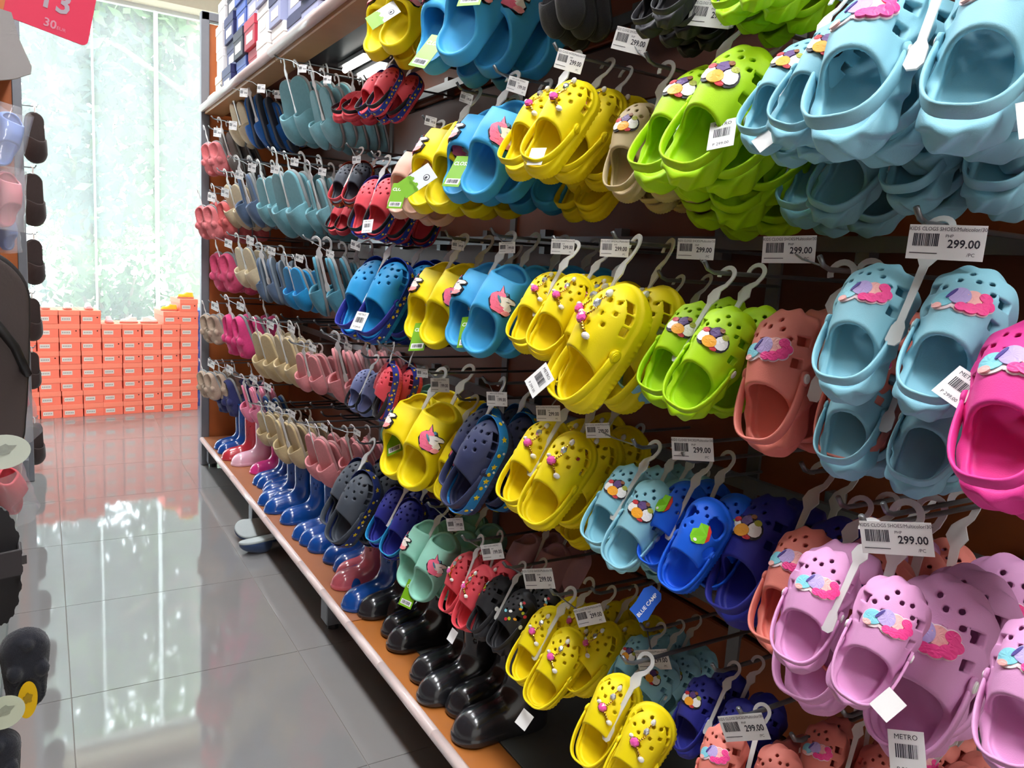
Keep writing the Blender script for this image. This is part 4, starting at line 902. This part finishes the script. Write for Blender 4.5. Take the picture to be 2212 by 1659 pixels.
far('slipper', ROSE, (658, 938, 734, 1054), 'fifth slipper row hanging lowest over blue boots', yaw=34, sole=(200, 150, 150))
far('slipper', ROSE, (728, 948, 806, 1052), 'fifth slipper row beside the charcoal starred clogs', yaw=20, X=0.79, sole=(200, 150, 150))

# ------------------------------------------------------------------ rain boots on the deck
def rubber(n, rgb): return mat('rubber_'+n, rgb, 0.22, 0.03, 20, spec=0.6, coat=0.35)
m_tread = mat('boot_sole', (30, 32, 40), 0.7, 0.05)
BS = MB()
bs_me = None
def boot(px, py, cname, rgb, where, s=1.0, turn=0, bag=None):
    p = onZ(px, py, 0.150); p[0] = max(p[0], 0.672)
    e = empty('rain_boot', T(p[0], p[1], 0.1488) @ RZ(90+turn) @ T(0, -0.098*s, 0.0) @ SCL(s)); tag(e, f"{cname.replace('_', ' ')} rain boot {where}", 'boot', cname.replace('_', ' ')+' rain boots on the deck')
    link('boot_body', recolor(BOOT, rubber(cname, rgb)), e)
    q = MB(); q.band([(0.0365*math.cos(a)/1.08, -0.042+0.0385*math.sin(a), 0.226) for a in np.linspace(0, 2*math.pi, 25)[:-1]], (0, 0, 1), 0.012, 0.003, True); q.obj('top_trim', rubber(cname, rgb), e, None, True)
    return e
BB = ('blue', (16, 72, 150)); BK = ('black', (36, 37, 41)); BR = ('red', (190, 52, 66)); BP = ('pale_pink', (226, 180, 196)); BM_ = ('magenta', (222, 60, 140)); BRS = ('rose', (206, 100, 112))
for (px, py, c, where, s) in [
    (463, 969, BB, 'farthest on the deck by the end panel', 0.95), (471, 979, BB, 'second from the end panel beside the red boot', 0.95), (474, 992, BR, 'standing at the rail near the end panel', 1.0),
    (500, 1005, BP, 'in clear wrap between red and magenta boots', 1.05), (540, 1022, BM_, 'in clear wrap beside the first blue boots', 0.9),
    (546, 1046, BB, 'next to the magenta boot', 1.0), (556, 1053, BB, 'second from the magenta boot', 1.0), (568, 1062, BB, 'third from the magenta boot', 1.0), (567, 1072, BB, 'fourth from the magenta boot', 1.0),
    (557, 1089, BB, 'at the rail under khaki slippers', 1.05), (582, 1092, BB, 'set back under khaki slippers', 1.05), (570, 1106, BB, 'at the rail under the rose slippers', 1.08), (606, 1130, BB, 'with bright shine above the fallen slippers', 1.05),
    (632, 1163, BB, 'above the dark floor foot', 1.05), (648, 1176, BB, 'midway along the blue boots', 1.05), (666, 1190, BB, 'with round toe before the charcoal clogs', 1.05), (699, 1214, BB, 'before the rose boots, outer one', 1.05), (721, 1233, BB, 'before the rose boots, inner one', 1.0),
    (728, 1247, BRS, 'set back between blue boots', 0.9), (716, 1269, BRS, 'at the rail between blue boots', 0.95), (732, 1267, BB, 'just after the rose boots', 1.02), (738, 1316, BB, 'last in the row before the black boots', 1.08),
    (775, 1330, BK, 'first after the blue boots', 1.05), (826, 1327, BK, 'second after the blue boots, set back', 1.05), (826, 1371, BK, 'under the mint slides', 1.0), (838, 1401, BK, 'under the mint slides, nearer the rail', 1.05),
    (888, 1467, BK, 'under the coral clog with gold chain', 1.05), (905, 1515, BK, 'under the coral clog, nearer one', 1.08), (966, 1539, BK, 'nearest pair, set back boot', 1.1), (980, 1600, BK, 'nearest pair, front boot', 1.15)]:
    boot(px, py, c[0], c[1], where, s, turn=random.Random(px).uniform(-5, 5))
# fallen slippers on the floor
for k, (px, py, rz, lab) in enumerate([(548, 1162, 98, 'grey and navy slipper fallen under the shelf, farther one'), (556, 1188, 106, 'grey and navy slipper fallen under the shelf, nearer one')]):
    p = onZ(px, py, 0.0); e = empty('house_slipper', T(p[0]+0.03, p[1], 0.048) @ RZ(rz) @ RY(180+(-35 if k == 0 else 12)) @ SCL(1.05)); tag(e, lab, 'slipper', 'fallen grey slippers')
    link('upper', recolor(SLIPPER, cloth('fallen_navy', (52, 68, 100))), e); link('sole', recolor(SOLE, mat('sole_fallen', (176, 184, 184), 0.85, 0.05, bump=0.3)), e)
# ------------------------------------------------------------------ orange shoe boxes before the window
m_box = mat('box_orange', (254, 128, 104), 0.6, 0.03, 30); m_lid = mat('box_lid_orange', (255, 142, 116), 0.6, 0.03, 30); m_stick = mat('sticker', (222, 214, 206), 0.6, 0.06, 200); m_hole = mat('box_hole', (50, 20, 20), 0.9, 0)
m_bbox = mat('box_blue', (70, 100, 190), 0.6, 0.04); m_blid = mat('box_lid_blue', (90, 120, 205), 0.6, 0.04)
bw, bh, bd = 0.114, 0.0835, 0.26
box_body = MB().rbox(-bw/2+0.002, bw/2-0.002, 0.002, bd-0.002, 0, bh-0.002, 0.0012).mesh('box_body', m_box); box_lid = MB().rbox(-bw/2, bw/2, 0, bd, bh*0.62, bh-0.0005, 0.0012).mesh('lid', m_lid)
bb2 = box_body.copy(); bb2.materials[0] = m_bbox; bl2 = box_lid.copy(); bl2.materials[0] = m_blid
stick = MB(); stick.m = 0; stick.box(-0.027, 0.027, -0.0006, 0, -0.0125, 0.0125); stick.m = 1
for q in range(5): stick.box(-0.021+0.009*q, -0.016+0.009*q, -0.0009, -0.0006, -0.004, 0.004)
stick_me = stick.mesh('sticker', [m_stick, mat('sticker_ink', (150, 145, 142), 0.7, 0)])
hole_b = MB(); hole_b.M = RX(90); hole_b.disc(0, 0, 0.0042, 0.0042, 0, 0.0006, 12); hole_me = hole_b.mesh('finger_hole', m_hole)
A0 = onZ(85, 906, 0); A1 = onZ(429, 885, 0); ang = math.degrees(math.atan2(A1[1]-A0[1], A1[0]-A0[0])); dirv = np.array([math.cos(math.radians(ang)), math.sin(math.radians(ang))])
holes = {(0, 4), (1, 7-1), (2, 6), (2, 7), (3, 4), (3, 5), (4, 1), (4, 2), (4, 4), (4, 5), (4, 6), (5, 1), (5, 4), (6, 4), (6, 6), (6, 7), (7, 7), (7, 8)}
rows_n = [8, 8, 8, 8, 7, 7, 7, 8, 9]
colname = ['hidden column by the dark slippers', 'first column beside the dark slippers', 'second column from the dark slippers', 'third column from the dark slippers', 'fourth column, under a pink sneaker', 'fifth column, first of the low dip', 'sixth column, second of the low dip', 'seventh column, stepped up by one', 'last and tallest column by the shelf post']
rowname = ['bottom', 'second', 'third', 'fourth', 'fifth', 'sixth', 'seventh', 'eighth', 'ninth']
tops = []
for ci in range(-1, 8):
    n_ = rows_n[ci+1]; zt = 0.0
    for r in range(n_):
        rnd = random.Random(ci*37+r); u = (ci+0.5)*0.1166+rnd.uniform(-0.002, 0.002)+(0.012 if ci == 6 and r == 7 else 0)-(0.006 if r < 2 and ci < 3 else 0)*-1
        p = np.array([A0[0], A0[1]])+dirv*u
        e = empty('shoe_box', T(p[0], p[1]+rnd.uniform(0, 0.006), r*bh+(0.0 if ci != 3 else 0.0)) @ RZ(ang+rnd.uniform(-0.8, 0.8))); tag(e, f"orange shoe box, {rowname[r]} from the floor, {colname[ci+1]}", 'box', 'orange shoe boxes by the window')
        link('box_body', box_body, e); link('lid', box_lid, e); link('sticker', stick_me, e, T(-0.018, 0.002, bh*0.36))
        if (ci, r) in holes: link('finger_hole', hole_me, e, T(0.036, 0.002, bh*0.48))
    tops.append((p, n_*bh))
for r in range(8):
    p = np.array([A0[0], A0[1]])+dirv*(8.5*0.1166)+np.array([0, 0.13]); e = empty('shoe_box', T(p[0]-0.02, p[1], r*bh) @ RZ(ang)); tag(e, f"blue shoe box, {rowname[r]} from the floor, behind the shelf post", 'box', 'blue shoe boxes by the window')
    link('box_body', bb2, e); link('lid', bl2, e)
sn = [('white', (236, 232, 226)), ('pink', (240, 190, 195)), ('yellow', (240, 200, 60))]
for ci, kind in ((1, 0), (2, 0), (3, 1), (4, 1), (5, 0), (6, 0), (7, 2), (8, 2)):
    p, z = tops[ci]; e = empty('sneaker', T(p[0]-0.01, p[1]+0.07, z) @ RZ(ang+(90 if ci in (5, 7, 8) else -90 if ci == 6 else 180)) @ SCL(0.72)); tag(e, f"small {sn[kind][0]} sneaker on top of the {colname[ci].split(',')[0]}", 'shoe', 'display sneakers on the boxes')
    link('upper', recolor(SNEAK, cloth('sneak_'+sn[kind][0], sn[kind][1])), e, T(0, 0, 0.004)); link('sole', recolor(SNSOLE, mat('sneak_sole', (200, 120, 100), 0.7, 0.03)), e, T(0, 0, 0.001))
    q = MB()
    for t_ in range(3): q.tube([(-0.016, 0.0+0.012*t_, 0.053-0.006*t_), (0, 0.002+0.012*t_, 0.061-0.007*t_), (0.016, 0.0+0.012*t_, 0.053-0.006*t_)], 0.0022, 6)
    q.obj('laces', m_paper, e, T(0, 0, 0.003), True)

# ------------------------------------------------------------------ boxes on the upper shelf
wb_ = {'white': ((232, 230, 228), (240, 238, 236)), 'navy': ((38, 42, 96), (34, 38, 88)), 'blue': ((58, 88, 168), (66, 98, 180)), 'red': ((176, 40, 62), (190, 46, 70)), 'dark': ((34, 34, 52), (40, 40, 60)), 'grey': ((150, 156, 190), (160, 166, 200)), 'cream': ((222, 206, 184), (228, 214, 194))}
def shelfbox(y0, w, z, h, c, lab, depth=0.30, x=X0+0.03, rz=0, lidc=None):
    e = empty('shoe_box', T(x, y0+w/2, ZT+0.0045+z) @ RZ(rz)); tag(e, lab, 'box', 'shoe boxes on the upper shelf')
    MB().rbox(0.002, depth-0.002, -w/2+0.002, w/2-0.002, 0, h-0.002, 0.0015).obj('box_body', mat('sbox_'+c, wb_[c][0], 0.55, 0.03), e); MB().rbox(0, depth, -w/2, w/2, h*0.66, h-0.0005, 0.0015).obj('lid', mat('slid_'+c, wb_[lidc or c][1], 0.55, 0.03), e)
    MB().box(0.0012, 0.002, -w*0.3, w*0.3, h*0.18, h*0.5).obj('sticker', m_stick, e)
Hs = 0.105
ordn = ['bottom', 'second', 'third', 'fourth', 'fifth']
stacks = [(3.72, 0.15, ['cream', 'white', 'white', 'white'], 'by the end panel'), (3.50, 0.19, ['navy', 'navy', 'navy', 'dark'], 'beside the pale stack'), (3.30, 0.18, ['blue', 'dark', 'blue', 'blue'], 'beside the navy stack'), (3.10, 0.18, ['red', 'red', 'grey', 'grey'], 'with red boxes'),
          (2.92, 0.16, ['white', 'white', 'grey', 'grey'], 'beside the red boxes'), (2.74, 0.16, ['white', 'grey', 'grey', 'grey'], 'of grey boxes midway'), (2.54, 0.18, ['grey', 'grey', 'grey'], 'of grey boxes near the slides'), (2.34, 0.18, ['grey', 'grey', 'grey'], 'of grey boxes at the top edge')]
for y0, w, cs, lab in stacks:
    for r, c in enumerate(cs): shelfbox(y0+random.Random(int(y0*100)+r).uniform(-0.008, 0.008), w-0.006, r*Hs, Hs, c, f"{c} shelf box, {ordn[r]} in stack {lab}"[:200], x=X0+0.02+random.Random(int(y0*70)+r).uniform(0, 0.025), lidc='navy' if c == 'grey' else None)
# rolled paper at the end of the upper shelf
q = MB(); q.tube([(0, -0.05, 0.03), (0, 0.06, 0.03)], 0.03, 14); o = q.obj('paper_roll', mat('roll', (225, 205, 188), 0.8, 0.05), None, T(X0+0.05, YE-0.09, ZT+0.0045), True); tag(o, 'short cream paper roll at the end of the upper shelf', 'paper roll')

# ------------------------------------------------------------------ left-hand shelf and what hangs on it
gl_ = empty('display_shelf', T(-0.06, 0, 0)); tag(gl_, 'narrow view of the opposite shop shelf with orange end panel', 'shelf')
MB().rbox(-0.034, 0.0, 3.99, 4.035, 0.0, 2.15, 0.004).obj('end_post', m_post, gl_); MB().rbox(-0.46, -0.034, 4.0, 4.02, 0.10, 2.12, 0.002).obj('end_panel', m_wood, gl_)
MB().box(-0.475, -0.46, -0.6, 4.03, 0.1, 2.12).obj('back_panel', m_brown, gl_); MB().rbox(-0.46, -0.04, -0.6, 3.99, 0.125, 0.147, 0.002).obj('deck_plate', m_plate, gl_)
MB().rbox(-0.46, -0.02, 3.93, 3.99, 0.02, 0.12, 0.003).obj('foot', m_post, gl_)
MB().rbox(-0.46, -0.05, -0.6, 3.99, 1.75, 1.775, 0.002).obj('upper_board', m_brown, gl_)
q = MB(); q.tube([(-0.045, -0.6, 1.76), (-0.045, 3.99, 1.76)], 0.014, 10); q.obj('price_rail', m_rail, gl_, None, True)
# dark slippers hung past the post
for k, (px, py, h) in enumerate([(74, 298, 92), (70, 432, 96), (72, 566, 84), (68, 690, 80), (68, 800, 70), (74, 958, 80)]):
    p = onY(px, py, 4.22); s = 1.2*h*mpp(p)/0.20
    lab = ['highest', 'second from the top', 'third from the top', 'fourth from the top', 'fifth from the top', 'lowest'][k]
    e = empty('house_slipper', T(*p) @ RZ(25) @ Matrix(((1, 0, 0), (0, 0, -1), (0, 1, 0))).to_4x4() @ RZ(180) @ SCL(s)); tag(e, f"dark brown slipper hung past the grey post, {lab}", 'slipper', 'dark slippers past the post')
    link('upper', recolor(SLIPPER, cloth('dark', (58, 48, 46) if k < 3 else (120, 110, 106))), e); link('sole', recolor(SOLE, mat('sole_dark', (40, 38, 38), 0.8, 0.05)), e)
    q = MB(); q.tube([(0, -0.095, 0.01), (0, -0.115, 0.012), (0, -0.122, 0.0)], 0.003, 6); q.obj('loop', m_plasticw, e)
    hk = e.matrix_world @ Vector((0, -0.118, 0.006)); e2 = empty('peg_hook', T(hk.x, 4.02, hk.z)); tag(e2, f"short hook on the end panel, {lab} of the dark slippers", 'hook', 'peg hooks')
    q = MB(); q.tube([(-0.09, 0, 0), (-0.09, hk.y-4.02, 0), (0.01, hk.y-4.02, 0.0), (0.016, hk.y-4.02, 0.012)], 0.003, 6); q.obj('rod', m_bar, e2, None, True)
# red sign
p0 = onY(112, 4, 1.15); mp = mpp(p0); e = empty('sale_sign', T(*p0) @ RZ(8) @ RX(90) @ RZ(-11)); tag(e, 'red plastic size sign with grey numbers hung from the opposite shelf', 'sign')
w, h = 80*mp, 64*mp; r_ = 0.007
pl = []
for cx, cy, a0 in ((w-r_, h-r_, 0), (-w+r_, h-r_, 90), (-w+r_, -h+r_, 180), (w-r_, -h+r_, 270)):
    for t_ in range(5): a = math.radians(a0+t_*22.5); pl.append((cx+r_*math.cos(a), cy+r_*math.sin(a)))
q = MB(); q.prism(pl, -0.002, 0.0); q.obj('board', mat('sign_red', (222, 48, 84), 0.4, 0.05, 5), e)
q = MB(); write(q, '13', 64*mp, 6*mp, 4*mp, 0.0006, True); q.obj('lettering', mat('sign_grey', (176, 160, 172), 0.6, 0), e); q = MB(); write(q, '30', 25*mp, 4*mp, -46*mp, 0.0006, True); write(q, 'EUR', 10*mp, 26*mp, -49*mp, 0.0006); q.obj('lettering', mat('sign_pale', (214, 140, 158), 0.6, 0), e)
# pale plastic flap in front of the sign
p0 = onY(18, 100, 1.02); mp = mpp(p0)
poly = [(-60, 80), (8, 70), (20, 20), (42, -35), (40, -50), (10, -66), (-60, -85)]
o = MB(); o.prism([(a*mp, b*mp) for a, b in poly], -0.002, 0.002); o = o.obj('slipper_card', mat('flap_grey', (158, 152, 150), 0.5, 0.03), None, T(*p0) @ RX(90)); tag(o, 'pale grey card flap hanging beside the red sign', 'card')
# big dark flip-flop
def flipflop(px, py, y, hpx, lab, rz, c=(36, 32, 32), top=(66, 56, 54)):
    p = onY(px, py, y); s = hpx*mpp(p)/0.205
    e = empty('flip_flop', T(*p) @ RZ(rz) @ Matrix(((1, 0, 0), (0, 0, -1), (0, 1, 0))).to_4x4() @ SCL(s)); tag(e, lab, 'flip flop')
    link('sole', recolor(SOLE, mat('flip_sole_%d' % c[0], c, 0.7, 0.06, bump=0.2)), e); link('footbed', recolor(SOLE, mat('flip_bed_%d' % top[0], top, 0.8, 0.06, bump=0.2)), e, T(0, 0, 0.009) @ SCL(0.93, 0.95, 0.5))
    q = MB(); q.tube([(0.0, 0.055, 0.012), (0.004, 0.045, 0.026), (0.022, 0.015, 0.034), (0.038, -0.012, 0.012)], 0.004, 8); q.obj('strap', mat('flip_strap', (30, 28, 28), 0.5, 0.05), e, None, True)
    q = MB(); q.tube([(0.0, 0.055, 0.012), (-0.002, 0.045, 0.026), (-0.020, 0.015, 0.034), (-0.034, -0.012, 0.012)], 0.004, 8); q.obj('strap', mat('flip_strap', (30, 28, 28), 0.5, 0.05), e, None, True)
flipflop(-62, 780, 1.0, 520, 'large dark flip-flop hanging close by on the opposite shelf', 20)
# bagged shoes on the opposite shelf
m_bag = mat('clear_bag', (225, 225, 230), 0.1, 0, alpha=0.30, spec=0.8)
def bagged(px, py, y, hpx, c, lab, k):
    p = onY(px, py, y); s = hpx*mpp(p)/0.19; e = empty('bagged_sandal', T(*p) @ RZ(30+8*k) @ Matrix(((1, 0, 0), (0, 0, -1), (0, 1, 0))).to_4x4() @ RZ(-15+11*k) @ SCL(s)); tag(e, lab, 'sandal', 'bagged sandals on the opposite shelf')
    link('body', recolor(SLIDE, foam('bag_%d_%d_%d' % c, c)), e)
    b = MB(); rn = random.Random(k)
    P = [(math.cos(a)*(0.055+0.006*math.sin(5*a+k)), yy, 0.035+math.sin(a)*(0.045+0.005*math.sin(4*a+yy*70))) for yy in np.linspace(-0.105, 0.105, 9) for a in np.linspace(0, 2*math.pi, 17)[:-1]]
    b.add(P, [(i*16+j, i*16+(j+1) % 16, i*16+16+(j+1) % 16, i*16+16+j) for i in range(8) for j in range(16)]); b.obj('clear_bag', m_bag, e, None, True)
for k, a in enumerate([(4, 300, 2.3, 120, (120, 150, 215), 'clear-bagged blue sandal, highest on the opposite shelf'), (2, 430, 2.3, 120, (232, 140, 150), 'clear-bagged pink sandal under the bagged blue one'), (6, 500, 2.6, 80, (120, 140, 200), 'clear-bagged lavender sandal above the big flip-flop'),
                       (0, 870, 1.5, 150, (226, 120, 130), 'clear-bagged rose sandal behind the big flip-flop'), (4, 1060, 1.4, 130, (214, 80, 92), 'clear-bagged red sandal under the round clear sticker')]): bagged(*a, k)
# stickers
def oval(px, py, y, rx, ry, c, lab, txt=None, rz=15, al=0.85):
    p = onY(px, py, y); mp = mpp(p); e = empty('hang_sticker', T(*p) @ RZ(rz) @ RX(90)); tag(e, lab, 'sticker', 'oval stickers on the opposite shelf')
    q = MB(); q.disc(0, 0, rx*mp, ry*mp, -0.0006, 0.0, 32); q.obj('disc', mat('oval_%d_%d_%d' % c, c, 0.35, 0.03, alpha=al), e)
    q = MB(); q.disc(0, 0.1*ry*mp, rx*mp*0.45, ry*mp*0.28, 0.0002, 0.0005, 16, 0.3, 0.2, 5); q.obj('print', mat('oval_print_%d' % c[0], tuple(int(v*0.72) for v in c), 0.6, 0.2, 300), e)
oval(4, 977, 0.72, 55, 38, (206, 212, 196), 'pale round sticker hanging under the big flip-flop')
oval(60, 1512, 0.92, 21, 42, (216, 172, 20), 'yellow oval tag on the black plush slipper', rz=30, al=1.0)
oval(8, 1540, 0.88, 40, 38, (200, 206, 180), 'pale oval sticker beside the yellow tag', rz=10)
# studded dark sole and black plush slipper
p = onY(2, 1225, 1.0); mp = mpp(p); b = MB(); pts = []
for i in range(80):
    a = 2*math.pi*i/80; rr = 1+0.05*(1 if (i//2) % 2 else -1); pts.append((40*mp*math.cos(a)*rr, 132*mp*math.sin(a)*(1+0.015*(1 if (i//2) % 2 else -1))))
e = empty('studded_sandal', T(*p) @ RZ(18) @ RX(90)); tag(e, 'dark sandal with toothed sole hanging above the black plush slipper', 'sandal')
b.prism(pts, -0.02, 0.0); b.obj('toothed_sole', mat('stud_sole', (34, 32, 34), 0.6, 0.05), e); q = MB(); q.band([(-36*mp, 20*mp, 0.0), (-20*mp, 24*mp, 0.03), (20*mp, 24*mp, 0.03), (36*mp, 20*mp, 0)], (0, 1, 0), 0.03, 0.004); q.obj('strap', mat('stud_strap', (50, 46, 48), 0.6, 0.05), e)
q = MB(); q.box(30*mp, 52*mp, -8*mp, 12*mp, -0.016, -0.004); q.obj('buckle', mat('buckle', (66, 62, 62), 0.4, 0.05), e)
def blackplush(px, py, y, hpx, lab, rz):
    p = onY(px, py, y); s = hpx*mpp(p)/0.19; e = empty('plush_slipper', T(*p) @ RZ(rz) @ Matrix(((1, 0, 0), (0, 0, -1), (0, 1, 0))).to_4x4() @ SCL(s)); tag(e, lab, 'slipper', 'black plush slippers on the opposite shelf')
    link('plush_upper', recolor(PLUSH, cloth('plush_black', (34, 35, 42))), e); link('sole', recolor(SOLE, mat('sole_dark', (40, 38, 38), 0.8, 0.05)), e, SCL(0.98, 0.86, 1))
blackplush(52, 1440, 0.95, 205, 'black plush slipper with round ears and yellow tag', 10)
blackplush(-5, 1650, 0.90, 190, 'black plush slipper cut by the bottom corner', 5)

# empty black hooks between the slipper rows
for k, (px, py) in enumerate([(612, 688), (648, 694), (684, 702), (716, 712), (746, 722), (584, 872), (632, 876), (676, 880), (722, 884), (742, 905), (700, 900)]):
    p = onX(px, py, 0.80); e = empty('peg_hook', T(*p)); tag(e, f"empty black wire hook, {['first','second','third','fourth','fifth','sixth'][k if k < 5 else k-5]} {'above the rose slippers' if k < 5 else 'below the rose slippers'}", 'hook', 'empty black hooks')
    q = MB(); q.tube([(XB-0.02-0.80, 0, 0), (0.012, 0, 0), (0, 0, 0.004), (-0.008, 0, 0.014)], 0.0030, 8); q.obj('rod', m_black, e, None, True); q = MB(); q.sphere((-0.008, 0, 0.015), 0.0045, 8); q.obj('tip', m_bar, e, None, True)
